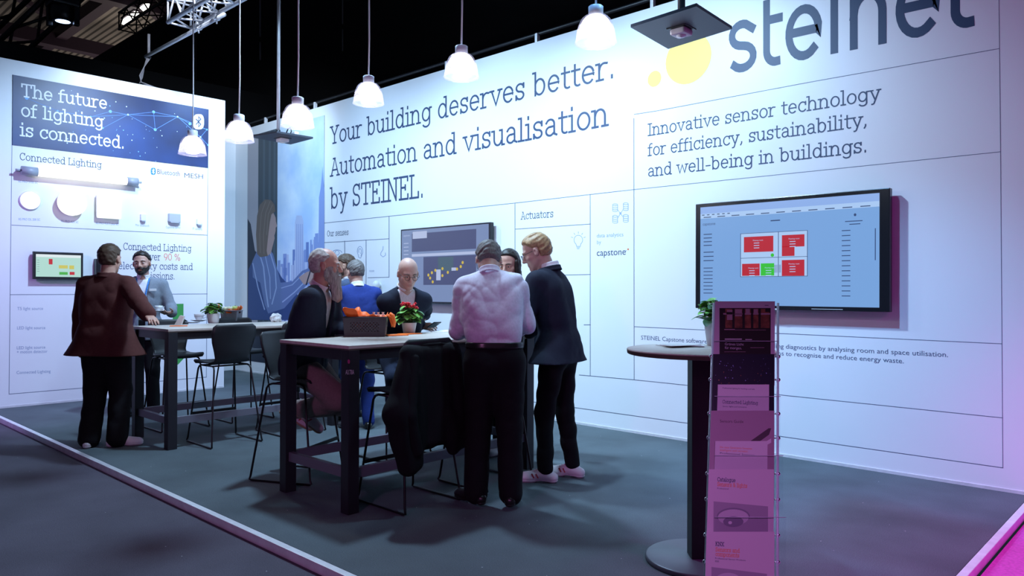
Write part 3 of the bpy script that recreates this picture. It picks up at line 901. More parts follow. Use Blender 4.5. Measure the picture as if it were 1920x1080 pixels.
def draw_far(mb, S, R_):
    r = lambda *a: srect(mb, S, *a)
    r(.015, .02, .985, .98, scr1, 0); r(.14, .685, .86, .93, scr1b, 1); r(.15, .86, .32, .955, scr1w, 2); r(.14, .62, .86, .655, scr1w, 1)
    r(.28, .24, .86, .61, scr1b, 1); r(.45, .42, .62, .60, scr1g, 2); r(.43, .30, .48, .44, scr1w, 3); r(.60, .42, .65, .46, scr1w, 3)
    for (u, v) in ((.34, .37), (.38, .40), (.42, .43), (.50, .45), (.50, .36), (.66, .44), (.70, .47), (.39, .28), (.72, .52), (.56, .40), (.36, .33)):
        mb.add([S(u+.012*math.cos(a*PI/6), v+.02*math.sin(a*PI/6), 3) for a in range(12)], [tuple(range(12))], ydot)
    tv_text(mb, S, 'capstone', .035, .90, .08, .028, scr1w)
    for k in range(6): r(.04, .80-.05*k, .10, .81-.05*k, scr1w, 2)


tv1 = television('television behind the bald man showing a dark plan with yellow dots', (751, 430), (918, 417), (920, 560), (751, 577), .10, draw_far)

# white sensor on a stem fixed to the wall behind the seated bald man
p = on_y(712, 535, YB)
t = thing('wall_sensor', 'white bulb shaped sensor on the back wall left of the bald man', 'sensor', p)
mb = MB(); mb.sphere(p+Vector((0, -.06, 0)), .055, white_plastic, 18, 12, (1, .9, 1.25)); mb.build('sensor_head', t)
mb = MB(); mb.lathe([(.03, 0), (.03, .03), (.022, .05)], p, white_plastic, 16, axis=(0, -1, 0)); mb.build('base', t)
# ------------------------------------------------------------------ hall beyond the stand: drapes, roof, trusses, lamps
def rz_box(mb, a, b, w, h, m):
    a = Vector(a); b = Vector(b); d = (b-a); L = d.length
    q = d.to_track_quat('X', 'Z').to_matrix()
    return mb.box((a+b)/2, (L, w, h), m, rot=q)


mb = MB(); mb.box((-16.1, 2, 2.95), (.1, 20, 6.0), black_drape); struct('wall_drape_left', mb)
ZD = on_y(322, 22, 8.9).z
mb = MB(); mb.box((-12.0, 8.9, ZD/2-.02), (42, .1, ZD), black_drape); struct('wall_drape_back', mb)
# corrugated roof
roof_m = bpy.data.materials.new('corrugated_roof'); roof_m.use_nodes = True
nt = roof_m.node_tree; b = nt.nodes['Principled BSDF']; b.inputs['Roughness'].default_value = .6
tc = nt.nodes.new('ShaderNodeTexCoord'); wv = nt.nodes.new('ShaderNodeTexWave'); wv.inputs['Scale'].default_value = 1.1; wv.bands_direction = 'Y'
cr = nt.nodes.new('ShaderNodeValToRGB'); cr.color_ramp.elements[0].position = .15; cr.color_ramp.elements[0].color = (.06, .055, .05, 1); cr.color_ramp.elements[1].color = (.34, .31, .28, 1)
cr.color_ramp.elements[1].position = .5
nt.links.new(tc.outputs['Object'], wv.inputs['Vector']); nt.links.new(wv.outputs['Fac'], cr.inputs[0]); nt.links.new(cr.outputs[0], b.inputs['Base Color'])
mb = MB(); mb.box((-36, 22, 13.2), (50, 60, .2), roof_m); struct('ceiling_hall', mb)
area('roof_fill_light', (-34, 18, 4.5), (-34, 20, 13), 800, (1.0, .86, .74), 16, 16)  # unseen area lamp, added to brighten the hall roof from below
beam_m = mat('dark_roof_beam', (.04, .022, .045), .6)
mb = MB()
for k in range(4):
    mb.box((-22-7*k, 22, 12.0), (.5, 60, .55), beam_m)
for k in range(7):
    mb.box((-36, 4+6*k, 12.3), (50, .4, .5), beam_m)
for k in range(3):
    for j in range(5):
        rz_box(mb, (-22-7*k, 5+6*j, 11.9), (-29-7*k, 10+6*j, 12.8), .22, .22, beam_m)
tag(mb.build('trim_roof_beams'), kind='structure')


def truss(name, label, a, b, size, rc, rd, m, step=None, caps=True):
    a = Vector(a); b = Vector(b); d = b-a; L = d.length; d.normalize()
    up = Vector((0, 0, 1)); s = d.cross(up).normalized(); up = s.cross(d)
    t = thing(name, label, 'truss', a)
    h = size/2
    offs = [(-h, -h), (h, -h), (h, h), (-h, h)]
    for (i, j) in offs:
        mb = MB(); mb.tube([a+s*i+up*j, b+s*i+up*j], rc, m, 10); mb.build('chord', t)
    n = max(2, int(L/(step or size*1.1)))
    mb = MB()
    for e in range(4):
        o1 = offs[e]; o2 = offs[(e+1) % 4]
        for k in range(n):
            p = a+d*(L*k/n); q = a+d*(L*(k+1)/n)
            if k % 2: o1_, o2_ = o2, o1
            else: o1_, o2_ = o1, o2
            mb.tube([p+s*o1_[0]+up*o1_[1], q+s*o2_[0]+up*o2_[1]], rd, m, 6)
        mb.tube([a+s*o1[0]+up*o1[1], a+s*o2[0]+up*o2[1]], rd, m, 6)
    mb.build('lattice', t)
    return t


silver = mat('silver_tube', (.70, .73, .80), .35, .35)
blk_truss = mat('black_truss', (.02, .018, .022), .5)
ltruss = truss('lighting_truss', 'bright silver lattice truss above the stand', (-9.7, 4.06, 4.98), (-.6, 4.06, 4.98), .29, .026, .013, silver, .2)
for k in range(4):
    mb = MB(); x = -9.5+.42*k; mb.tube([(x, 3.95+.05*(k % 2), 5.05), (x+.08, 4.0, 4.90), (x+.2, 4.1, 4.84), (x+.34, 4.05, 4.93), (x+.42, 3.98, 5.06)], .008, silver, 6)
    mb.build('cable_loop', ltruss)
mb = MB(); mb.tube([(-11.17, 4.2, 4.775), (-8.75, 4.2, 4.775)], .026, silver, 14)
pipe = tag(mb.build('truss_pipe'), 'grey steel pipe clamped under the silver truss, reaching left', 'pipe')
for x in (-9.45, -8.95):
    mb = MB()
    mb.box((x, 4.2, 4.80), (.06, .075, .09), silver, bevel=.01)
    mb.tube([(x, 4.2, 4.77), (x, 4.2, 4.71)], .01, silver, 8)
    mb.build('clamp', pipe)
cable_m = mat('grey_cable', (.22, .22, .25), .5)
mb = MB()
e0 = on_x(286, 166, XL-.05); e0.z = 4.26
for k in range(4):
    o_ = .02*k
    mb.tube([(-11.12+o_, 4.2+o_*.5, 4.75), (-11.14, 4.17, 4.62), (-11.10+o_, 4.13-o_, 4.45), (-10.98+o_, 4.05, 4.33), (XL-.05, e0.y+o_, 4.255)], .008, cable_m, 6)
tag(mb.build('cable_bundle'), 'bundle of grey cables hanging from the pipe end to the left wall top', 'cable')
mb = MB(); mb.tube([(-11.15, 4.235, 4.78), (-11.15, 4.235, 5.10)], .02, cable_m, 8)
tag(mb.build('pipe_bracket'), 'short grey upright bar behind the left end of the pipe', 'bracket')
# dark trusses out in the hall
def at_d(px, py, d):
    return CAM + ray(px, py)*d


truss('hall_truss', 'black lattice truss slanting across the hall roof at the upper left corner', at_d(-40, 100, 15), at_d(150, -80, 15), .75, .05, .03, blk_truss)
truss('hall_truss', 'black lattice truss along the top edge of the dark drape', (-24, 8.5, ZD+.1), (-6, 8.5, ZD+.1), .5, .035, .02, blk_truss)
# moving head lamp hung from the roof
p = at_d(118, 22, 14.5)
t = thing('stage_lamp', 'black stage lamp with a lit lens hanging at the upper left', 'stage lamp', p)
mb = MB(); mb.box(p+Vector((0, 0, .28)), (.5, .5, .4), black_plastic, bevel=.04); mb.build('housing', t)
for s_ in (-1, 1):
    mb = MB(); mb.box(p+Vector((s_*.26*_r0.x, s_*.26*_r0.y, .0)), (.1, .1, .55), black_plastic, bevel=.02); mb.build('yoke_arm', t)
mb = MB(); mb.lathe([(.2, .15), (.22, -.05), (.19, -.18), (.17, -.19)], p, black_plastic, 20); mb.build('lamp_head', t)
mb = MB(); mb.lathe([(.13, -.189), (.08, -.20), (.001, -.205)], p, glow('stage_lens', (.45, .62, 1.0), 4), 20); mb.build('lens', t)
mb = MB(); mb.tube([p+Vector((0, 0, .45)), p+Vector((0, 0, 7))], .03, black_plastic, 8); mb.build('hanger', t)
for a_, b_, lab in (((231, 42), (256, 25), 'longer lit tube lamp under the hall roof'), ((266.5, 17), (277, 10), 'shorter lit tube lamp under the hall roof, further right')):
    pa, pb = on_z(*a_, 11.6), on_z(*b_, 11.6)
    t = thing('tube_light', lab, 'lamp', pa)
    mb = MB(); mb.tube([pa, pb], .09, glow('hall_tube', (1, .95, .88), 3.0), 10); mb.build('glass_tube', t)
    mb = MB(); rz_box(mb, pa+Vector((0, 0, .12)), pb+Vector((0, 0, .12)), .2, .08, beam_m); mb.build('housing', t)
    mb = MB(); mb.tube([(pa+pb)/2+Vector((0, 0, .15)), (pa+pb)/2+Vector((0, 0, 1.55))], .02, beam_m, 6); mb.build('hanger', t)
# slack cables and pale hanging straps seen against the dark drape
for px, y0, y1, y2, w, lab in ((488, 0, 69, 113, .022, 'pale vertical strap on the dark drape left of the tall pole'), (642.5, 0, 45, 96, .014, 'thin grey strap on the dark drape left of the fourth pendant')):
    t = thing('drape_strap', lab, 'strap', on_y(px, y2, 8.82))
    for a_, b_ in ((y0-40, y1), (y1+10, y2)):
        mb = MB(); pa, pb = on_y(px, a_, 8.82), on_y(px, b_, 8.82); mb.tube([pa, pb], w, cable_m, 8); mb.build('strap_length', t)
mb = MB(); pa, pb = on_y(367, 55, 8.82), on_y(368, 149, 8.82); mb.tube([pa, pb], .02, mat('dim_strap', (.10, .10, .11), .7), 8)
tag(mb.build('drape_strap'), 'dim grey strap on the dark drape beside the cord of the leftmost pendant', 'strap')
# more dark drape folds are only the drape's own cloth

# ------------------------------------------------------------------ pendant lamps
ZT = 4.83
shade_m = bpy.data.materials.new('ribbed_clear_shade'); shade_m.use_nodes = True
nt = shade_m.node_tree
for n in list(nt.nodes): nt.nodes.remove(n)
out = nt.nodes.new('ShaderNodeOutputMaterial'); mx = nt.nodes.new('ShaderNodeMixShader'); tr = nt.nodes.new('ShaderNodeBsdfTransparent')
mx2 = nt.nodes.new('ShaderNodeMixShader'); gl = nt.nodes.new('ShaderNodeBsdfGlossy'); tl = nt.nodes.new('ShaderNodeBsdfTranslucent'); df = nt.nodes.new('ShaderNodeBsdfDiffuse'); mx3 = nt.nodes.new('ShaderNodeMixShader')
tr.inputs[0].default_value = (.90, .88, .96, 1); gl.inputs['Roughness'].default_value = .15; gl.inputs[0].default_value = (.9, .9, 1, 1)
tl.inputs[0].default_value = (.60, .56, .72, 1); df.inputs[0].default_value = (.6, .56, .7, 1)
mx3.inputs[0].default_value = .4
nt.links.new(tl.outputs[0], mx3.inputs[1]); nt.links.new(df.outputs[0], mx3.inputs[2])
mx2.inputs[0].default_value = .3; nt.links.new(mx3.outputs[0], mx2.inputs[1]); nt.links.new(gl.outputs[0], mx2.inputs[2])
mx.inputs[0].default_value = .20; nt.links.new(tr.outputs[0], mx.inputs[1]); nt.links.new(mx2.outputs[0], mx.inputs[2])
nt.links.new(mx.outputs[0], out.inputs[0])
cap_m = mat('pendant_cap', (.62, .68, .80), .4)
cord_m = mat('white_cord', (.78, .79, .82), .5)
lampglow = glow('pendant_lamp_glow', (1.0, .985, .99), 3.2)


def make_pendant(label):
    t = thing('pendant_lamp', label, 'pendant lamp', (0, 0, 0), 0, 'pendant lamps over the stand')
    R = .138
    mb = MB(); prof = [(.052, .225), (.080, .214), (.102, .190), (.119, .150), (.130, .10), (.137, .05), (R+.004, .012), (R+.010, .004), (R+.008, 0), (R, .004), (R-.004, .02)]
    mb.lathe(prof, (0, 0, 0), shade_m, 72, wob=.012); mb.build('shade', t)
    mb = MB(); mb.lathe([(.0505, .222), (.072, .208), (.092, .182), (.106, .150), (.112, .125), (.09, .118), (.001, .115)], (0, 0, 0), lampglow, 32); mb.build('diffuser', t)
    mb = MB(); mb.lathe([(.001, .30), (.045, .30), (.052, .294), (.052, .224), (.048, .218), (.001, .218)], (0, 0, 0), cap_m, 28); mb.build('lamp_cap', t)
    mb = MB(); mb.tube([(0, 0, .30), (.004, .003, .7), (-.003, .004, 1.2), (.002, 0, 1.7), (0, 0, 3.9)], .0075, cord_m, 8); mb.build('cord', t)
    return t


spots = [((361, 290), 3.07, 'pendant lamp hanging in front of the navy banner'), ((448, 265), 3.07, 'pendant lamp hanging in the gap between banner and mural'),
         ((558, 238), 3.07, 'pendant lamp hanging just above the far dark sensor plate'), ((691, 195), 3.65, 'pendant lamp above the first word of the headline'),
         ((865, 146), 3.65, 'pendant lamp above the middle of the headline'), ((1117, 82), 3.65, 'biggest and nearest pendant lamp, left of the near dark sensor plate')]
proto = make_pendant(spots[0][2])
for i, (p, Y, lab) in enumerate(spots):
    c = on_y(*p, Y)
    o = proto if i == 0 else copy_tree(proto)
    o.location = c; o['label'] = lab; o.scale = (.86, .86, .76)
    l = bpy.data.lights.new('pendant_bulb', 'POINT'); l.energy = 9; l.color = (.9, .95, 1.0); l.shadow_soft_size = .06
    lo = bpy.data.objects.new('pendant_bulb', l); COL.objects.link(lo); lo.location = c+Vector((0, 0, .03))

# ------------------------------------------------------------------ sensor plates on poles
plate_m = mat('dark_plate', (.05, .058, .075), .4)
for (corners, pole_px, lab) in (([(467, 257), (519, 249), (587, 260), (545, 271)], (519, 0), 'far dark square plate with a sensor, hung from a thin silver pole'),
                                ([(1182.5, 51.5), (1305.7, 12), (1372.6, 54.6), (1253, 92)], (1270, 0), 'near dark square plate with a white sensor beneath, in front of the logo')):
    q = [on_z(*p, 3.0) for p in corners]
    c = (q[0]+q[1]+q[2]+q[3])/4
    t = thing('sensor_plate', lab, 'sensor plate', c)
    mb = MB(); mb.prism(q, (0, 0, .018), plate_m); mb.build('plate', t)
    mb = MB(); mb.box(c+Vector((0, 0, .001)), (.13, .13, .012), black_plastic, bevel=.004); mb.box(c+Vector((0, 0, -.022)), (.10, .10, .036), mat('pinkish_white_sensor', (.74, .70, .76), .35), bevel=.012)
    mb.lathe([(.03, 0), (.028, -.008), (.001, -.014)], c+Vector((0, 0, -.038)), white_plastic, 16); mb.build('sensor', t)
    top = c.copy(); top += Vector((0, 0, 0)) if pole_px[0] > 1000 else -_r*.045
    if pole_px[0] > 1000:
        pm = black_steel; r_ = .022
    else:
        pm = alu; r_ = .017
    mb = MB(); mb.tube([top+Vector((0, 0, .018)), top+Vector((0, 0, 1.82))], r_, pm, 12); mb.build('pole', t)
    mb = MB(); mb.tube([top+Vector((0, 0, .018)), top+Vector((0, 0, .085))], r_*1.25, black_steel, 12); mb.build('pole_socket', t)
    if pole_px[0] < 1000:
        mb = MB(); mb.tube([c+Vector((.05, 0, .018)), c+Vector((.07, .02, .09)), c+Vector((.10, .03, .10)), c+Vector((.12, .03, .06)), c+Vector((.10, .02, .018))], .006, black_steel, 6); mb.build('cable_loop', t)
        mb = MB(); mb.box(c+Vector((.16, .05, .035)), (.06, .05, .035), white_plastic, bevel=.008); mb.build('sensor_box', t)
# ------------------------------------------------------------------ tables and stools
wood = mat('pale_oak_top', (.60, .53, .47), .42, noise=.10, nscale=5, aniso=(14, 1, 6))
wood_edge = mat('ply_edge', (.10, .075, .06), .5)
table_black = mat('table_black', (.016, .015, .022), .5)
stretch_m = mat('stretcher_steel', (.19, .185, .23), .5, .3)
W_, L_T, LEG, HT = .86, 1.80, .085, 1.09


def make_table(name, label):
    t = thing(name, label, 'table')
    mb = MB(); mb.box((0, 0, HT-.011), (W_, L_T, .022), wood, bevel=.003); top = mb.build('table_top', t)
    mb = MB(); mb.box((0, 0, HT-.026), (W_-.004, L_T-.004, .008), wood_edge); mb.build('edge_band', top)
    hx, hy = W_/2-.045, L_T/2-.045
    for sx in (-1, 1):
        for sy in (-1, 1):
            mb = MB(); mb.box((sx*hx, sy*hy, (HT-.03)/2), (LEG, LEG, HT-.03), table_black, bevel=.004); mb.build('leg', t)
    mb = MB()
    for sx in (-1, 1): mb.box((sx*hx, 0, HT-.065), (.05, 2*hy-LEG, .07), table_black)
    for sy in (-1, 1): mb.box((0, sy*hy, HT-.065), (2*hx-LEG, .05, .07), table_black)
    mb.build('apron', t)
    for sx in (-1, 1):
        mb = MB(); mb.box((sx*hx, 0, .255), (.04, 2*hy-LEG, .065), stretch_m, bevel=.002); mb.build('stretcher', t)
    for sy in (-1, 1):
        mb = MB(); mb.box((0, sy*hy, .255), (2*hx-LEG, .04, .065), stretch_m, bevel=.002); mb.build('stretcher', t)
    return t


table1 = make_table('bar_table', 'pale topped high table before the left wall, with the apple basket')
table2 = dup(table1, (-4.50, 2.79+L_T/2, 0), 0, 'nearest black legged high table with pale top and dark perforated basket')
table1.location = (-7.305, 2.79+L_T/2, 0)
# writing on the near right leg of the front table
leg_ink = mat('leg_lettering_white', (.75, .72, .78), .5)
leg_pink = mat('leg_pink_mark', (.45, .03, .20), .5)
yl = 2.79+.045-LEG/2-.001
LG = lambda px, py: on_y(px, py, yl)
mb = MB(); letters(mb, 'A3.T8A', LG, (648, 702), (664, 702), 9, leg_ink, None)
mb.build('leg_lettering', None)
lg = bpy.data.objects['leg_lettering']; lg.parent = table2; lg.matrix_parent_inverse = full_matrix(table2).inverted()
mb = MB(); mb.disc(LG(654, 678), .014, leg_pink, 16); o = mb.build('leg_emblem'); o.parent = table2; o.matrix_parent_inverse = full_matrix(table2).inverted()

shell_m = mat('stool_shell_black', (.016, .018, .022), .48)
wire_m = mat('stool_wire_black', (.010, .010, .012), .35, .3)


def make_stool(label):
    t = thing('bar_stool', label, 'bar stool', (0, 0, 0), 0, 'black bar stools at the two high tables')
    # shell: profile in (x forward, z up)
    prof = [(.215, .735), (.205, .755), (.17, .768), (.08, .762), (-.02, .752), (-.10, .752), (-.155, .768), (-.185, .81), (-.198, .87), (-.210, .955), (-.226, 1.04), (-.239, 1.10), (-.243, 1.125)]
    wid = [.185, .205, .215, .22, .215, .195, .172, .165, .180, .205, .218, .208, .175]
    nu = 14; vs = []; fs = []
    n = len(prof)
    for side in (0, 1):
        for i, (x, z) in enumerate(prof):
            j0, j1 = max(i-1, 0), min(i+1, n-1)
            tx, tz = prof[j1][0]-prof[j0][0], prof[j1][1]-prof[j0][1]; l = math.hypot(tx, tz)
            nx, nz = tz/l, -tx/l
            for k in range(nu+1):
                u = -1+2*k/nu
                dish = .030*(u*u)*(1 if i > 6 else .35)
                fx = x+dish*(1 if i > 6 else 0); fz = z+(dish if i <= 6 else 0)
                o = .010*side
                vs.append((fx+nx*-o*-1 if False else fx-nx*o*-1, u*wid[i], fz+nz*o))
    m1 = nu+1; N0 = n*m1
    for i in range(n-1):
        for k in range(nu):
            a = i*m1+k
            fs.append((a, a+1, a+m1+1, a+m1)); fs.append((N0+a, N0+a+m1, N0+a+m1+1, N0+a+1))
    for i in range(n-1):
        a = i*m1; fs.append((a, a+m1, N0+a+m1, N0+a)); a = i*m1+nu; fs.append((a, N0+a, N0+a+m1, a+m1))
    for k in range(nu):
        fs.append((k, N0+k, N0+k+1, k+1)); a = (n-1)*m1+k; fs.append((a, a+1, N0+a+1, N0+a))
    mb = MB(); mb.add(vs, fs, shell_m, True); mb.build('seat_shell', t)
    r = .0085
    for s in (-1, 1):
        y0, y1 = s*.17, s*.245
        mb = MB()
        mb.tube([(.0, y0, .735), (.12, y0, .735), (.15, y0*1.03, .725), (.165, s*.18, .70), (.25, s*.24, .04), (.262, y1, .014), (.25, y1, .009), (-.25, y1, .009), (-.268, y1, .014), (-.26, s*.242, .04), (-.165, s*.18, .70), (-.15, y0*1.03, .725), (-.12, y0, .735), (.0, y0, .735)], r, wire_m, 8)
        mb.build('leg_frame', t)
    mb = MB(); mb.box((.222, 0, .27), (.012, .43, .028), wire_m, bevel=.004); mb.build('footrest', t)
    for x in (-.1, .1):
        mb = MB(); mb.tube([(x, -.17, .735), (x, .17, .735)], .008, wire_m, 8); mb.build('seat_bracket', t)
    return t


stools = [(-6.90, 3.33, 180, 'empty black bar stool seen from behind at the near right of the left table'),
          (-6.95, 4.06, 180, 'black bar stool half hidden behind the bearded man, right side of the left table'),
          (-8.0, 3.33, 0, 'black bar stool between the left table and the man with the lanyard'),
          (-8.0, 4.07, 0, 'black bar stool beyond the left table, in front of the mural'),
          (-5.22, 3.12, 27, 'black bar stool under the man with the long white beard'),
          (-5.30, 4.08, 0, 'black bar stool under the bald man with glasses'),
          (-4.06, 3.28, 180, 'black bar stool with a black coat hung over its back'),
          (-4.06, 4.02, 180, 'black bar stool whose wire legs stand beside the man in the lilac shirt')]
st0 = make_stool(stools[0][3])
for i, (x, y, a, lab) in enumerate(stools):
    if i == 0: o = st0
    else: o = copy_tree(st0)
    o.location = (x, y, 0); o.rotation_euler = (0, 0, math.radians(a)); o['label'] = lab

# high round table at the right
c = Vector((-2.03, 3.63, 0))
t = thing('high_round_table', 'round high table on a flat black column behind the brochure rack', 'table', c)
mb = MB(); mb.lathe([(.001, 1.14), (.385, 1.14), (.39, 1.136), (.39, 1.132)], c, wood, 64); top = mb.build('table_top', t)
mb = MB(); mb.lathe([(.39, 1.132), (.388, 1.114), (.380, 1.110), (.001, 1.110)], c, mat('dark_wood_edge', (.10, .065, .05), .5), 64); mb.build('edge_band', top)
mb = MB(); q = Matrix.Rotation(YAW, 3, 'Z'); mb.box(c+Vector((0, 0, .567)), (.11, .11, 1.09), black_steel, rot=q, bevel=.003); mb.build('column', t)
mb = MB(); mb.lathe([(.001, .028), (.28, .028), (.287, .022), (.287, .004), (.28, 0), (.001, 0)], c, mat('base_plate_grey', (.10, .11, .135), .4, .3), 64); mb.build('base_plate', t)

# ------------------------------------------------------------------ plants
pot_m = mat('pale_pot', (.62, .60, .62), .5)
soil_m = mat('soil', (.03, .022, .016), .9)
leaf_m = mat('leaf_green', (.20, .50, .09), .45, noise=.35, nscale=20)
leaf_d = mat('leaf_dark_green', (.035, .13, .035), .45, noise=.35, nscale=20)
flower_m = mat('flower_red', (.78, .03, .05), .5)
stem_m = mat('stem_green', (.10, .22, .07), .6)


def leaf(mb, p, d, up, L, W, m, curl=.25):
    d = Vector(d).normalized(); s = d.cross(Vector(up)).normalized(); n = s.cross(d)
    vs = []; fs = []
    k = 6
    for i in range(k+1):
        u = i/k; w = W*math.sin(PI*min(1, u*.92+.08))**.7*.5
        c0 = Vector(p)+d*(L*u)+n*(-curl*L*u*u)
        vs += [c0-s*w+n*.12*w*2, c0, c0+s*w+n*.12*w*2]
    for i in range(k):
        a = i*3; fs += [(a, a+1, a+4, a+3), (a+1, a+2, a+5, a+4)]
    mb.add(vs, fs, m, True)


def make_plant(label, loc, rp, hp, rf, hf, n, flowers, group=None, leafsize=.06, seed=1, mats=(None, None)):
    R = random.Random(seed)
    loc = Vector(loc)
    t = thing('potted_plant', label, 'plant', loc)
    mb = MB(); mb.lathe([(.001, 0), (rp*.74, 0), (rp*.78, .004), (rp, hp-.006), (rp, hp), (rp*.93, hp), (rp*.9, hp-.02)], loc, pot_m, 32); mb.build('pot', t)
    mb = MB(); mb.lathe([(rp*.92, hp-.018), (.001, hp-.012)], loc, soil_m, 24); mb.build('soil', t)
    ml = MB(); ms = MB()
    for k in range(n):
        a = R.uniform(0, 2*PI); e = R.uniform(-.1, 1.35); rr = R.uniform(.45, 1)
        tip = loc+Vector((math.cos(a)*math.cos(e)*rf*rr, math.sin(a)*math.cos(e)*rf*rr, hp-.01+max(.0, math.sin(e))*hf*rr*.8+.15*hf))
        root = loc+Vector((math.cos(a)*rp*.25, math.sin(a)*rp*.25, hp-.015))
        ms.tube([root, (root+tip)/2+Vector((0, 0, .015)), tip], .0025, stem_m, 5)
        d = Vector((math.cos(a+R.uniform(-.5, .5)), math.sin(a+R.uniform(-.5, .5)), R.uniform(-.35, .45)))
        leaf(ml, tip-d.normalized()*leafsize*.3, d, (0, 0, 1), leafsize*R.uniform(.8, 1.3), leafsize*R.uniform(.85, 1.15), leaf_m if R.random() < .6 else leaf_d, R.uniform(.1, .5))
    ml.build('leaves', t); ms.build('stems', t)
    if flowers:
        mf = MB()
        for k in range(flowers):
            a = R.uniform(0, 2*PI); rr = R.random()**.5*rf*.62
            p = loc+Vector((math.cos(a)*rr, math.sin(a)*rr, hp+hf*R.uniform(.62, .95)))
            for j in range(4):
                d = Vector((math.cos(a+j*PI/2), math.sin(a+j*PI/2), .35)); leaf(mf, p, d, (0, 0, 1), .019, .016, flower_m, .1)
            for j in range(3): mf.sphere(p+Vector((R.uniform(-.012, .012), R.uniform(-.012, .012), R.uniform(0, .012))), .0075, flower_m, 8, 6)
        mf.build('flowers', t)
    return t


T = lambda px, py: on_z(px, py, HT)
make_plant('red flowering plant in a pale pot on the nearest high table', T(767, 625), .062, .090, .105, .165, 80, 40, leafsize=.066, seed=3)
make_plant('leafy green plant with an orange bloom in a pale pot on the left table', T(400, 606), .068, .105, .10, .14, 60, 0, leafsize=.062, seed=5)
p = on_z(1337, 642, 1.14); _d = p-Vector((c.x, c.y, 1.14)); p = Vector((c.x, c.y, 1.14))+_d*min(1, .27/_d.length)+_r*.055
make_plant('green succulent in a beige pot on the round high table, behind the rack', p, .070, .13, .105, .17, 55, 0, leafsize=.06, seed=8)
ob = MB(); q0 = T(400, 606)
for k in range(6):
    a = rnd.uniform(0, 6.28); leaf(ob, q0+_r*.075-_f*.04+Vector((0, 0, .165+.006*k)), (math.cos(a), math.sin(a), .5), (0, 0, 1), .025, .02, mat('orange_petal', (.85, .22, .02), .5), .1)
pl = [o for o in bpy.data.objects if o.get('label', '').startswith('leafy green plant')][0]
ob.build('bloom', pl)

# ------------------------------------------------------------------ baskets, fruit, napkins, crockery
orange_cloth = mat('orange_cloth', (.95, .17, .01), .55, bump=.2, bscale=30)
basket_d = mat('basket_dark', (.045, .042, .045), .5)
basket_g = mat('basket_grey', (.20, .20, .23), .5)


def frame_from(rz): return Matrix.Rotation(rz, 3, 'Z')


def make_basket(label, loc, rz, sx, sy, h, m, hole, handle):
    """open perforated box: base, four walls with a grid of holes in the long walls"""
    t = thing('basket', label, 'basket', loc, 0)
    Q = frame_from(rz); L0 = Vector(loc)
    mb = MB()
    tp = .92; th = .006
    P = lambda x, y, z: L0+Q @ Vector((x*(tp+(1-tp)*z/h), y*(tp+(1-tp)*z/h), z))

    def wall(a, b):
        """grid wall from corner a to b (unit square coordinates), holes in the middle band"""
        nx, nz = 26, 12
        for i in range(nx):
            for k in range(nz):
                u0, u1, v0, v1 = i/nx, (i+1)/nx, k/nz, (k+1)/nz
                isol = hole and 4 <= i < nx-4 and 3 <= k < nz-3 and (i+k) % 2 == 0
                if handle and (nx*.33 < i < nx*.66) and k in (9, 10): continue
                f = lambda u, v, o: P((a[0]+(b[0]-a[0])*u)*(sx/2), (a[1]+(b[1]-a[1])*u)*(sy/2), v*h)
                if isol:
                    c4 = [(u0, v0), (u1, v0), (u1, v1), (u0, v1)]; um, vm = (u0+u1)/2, (v0+v1)/2
                    inn = [((x-um)*.55+um, (z-vm)*.55+vm) for x, z in c4]
                    for j in range(4):
                        j2 = (j+1) % 4; mb.poly([f(*c4[j], 0), f(*c4[j2], 0), f(*inn[j2], 0), f(*inn[j], 0)], m)
                else:
                    mb.poly([f(u0, v0, 0), f(u1, v0, 0), f(u1, v1, 0), f(u0, v1, 0)], m)
    for a, b in (((-1, -1), (1, -1)), ((1, -1), (1, 1)), ((1, 1), (-1, 1)), ((-1, 1), (-1, -1))): wall(a, b)
    mb.quad(P(-sx/2, -sy/2, .002), P(sx/2, -sy/2, .002), P(sx/2, sy/2, .002), P(-sx/2, sy/2, .002), m)
    o = mb.build('basket_body', t)
    md = o.modifiers.new('thick', 'SOLIDIFY'); md.thickness = .004
    mb = MB(); mb.tube([P(-sx/2, -sy/2, h), P(sx/2, -sy/2, h), P(sx/2, sy/2, h), P(-sx/2, sy/2, h)], .005, m, 8, closed=True); mb.build('rim', t)
    return t, P


def cloth(name, label, cat, P, sx, sy, h, m, over, seed):
    """crumpled cloth lining a basket, its edges sticking out over the rim"""
    R = random.Random(seed); nu, nv = 22, 16; vs = []; fs = []
    ph = [R.uniform(0, 6) for _ in range(8)]
    for i in range(nu+1):
        for j in range(nv+1):
            u, v = -1+2*i/nu, -1+2*j/nv
            e = max(abs(u), abs(v))
            z = h*(.45+.6*e**3)+over(u, v)*e**2+.014*math.sin(5*u+ph[0]+2*v)+.012*math.sin(7*v+ph[1]-3*u)+.006*math.sin(15*u+ph[2])*math.cos(13*v)
            k = .93 if e < .9 else .98
            vs.append(P(u*sx/2*k, v*sy/2*k, z))
    for i in range(nu):
        for j in range(nv):
            a = i*(nv+1)+j; fs.append((a, a+nv+1, a+nv+2, a+1))
    mb = MB(); mb.add(vs, fs, m, True); o = mb.build(name)
    md = o.modifiers.new('thick', 'SOLIDIFY'); md.thickness = .002
    return tag(o, label, cat)


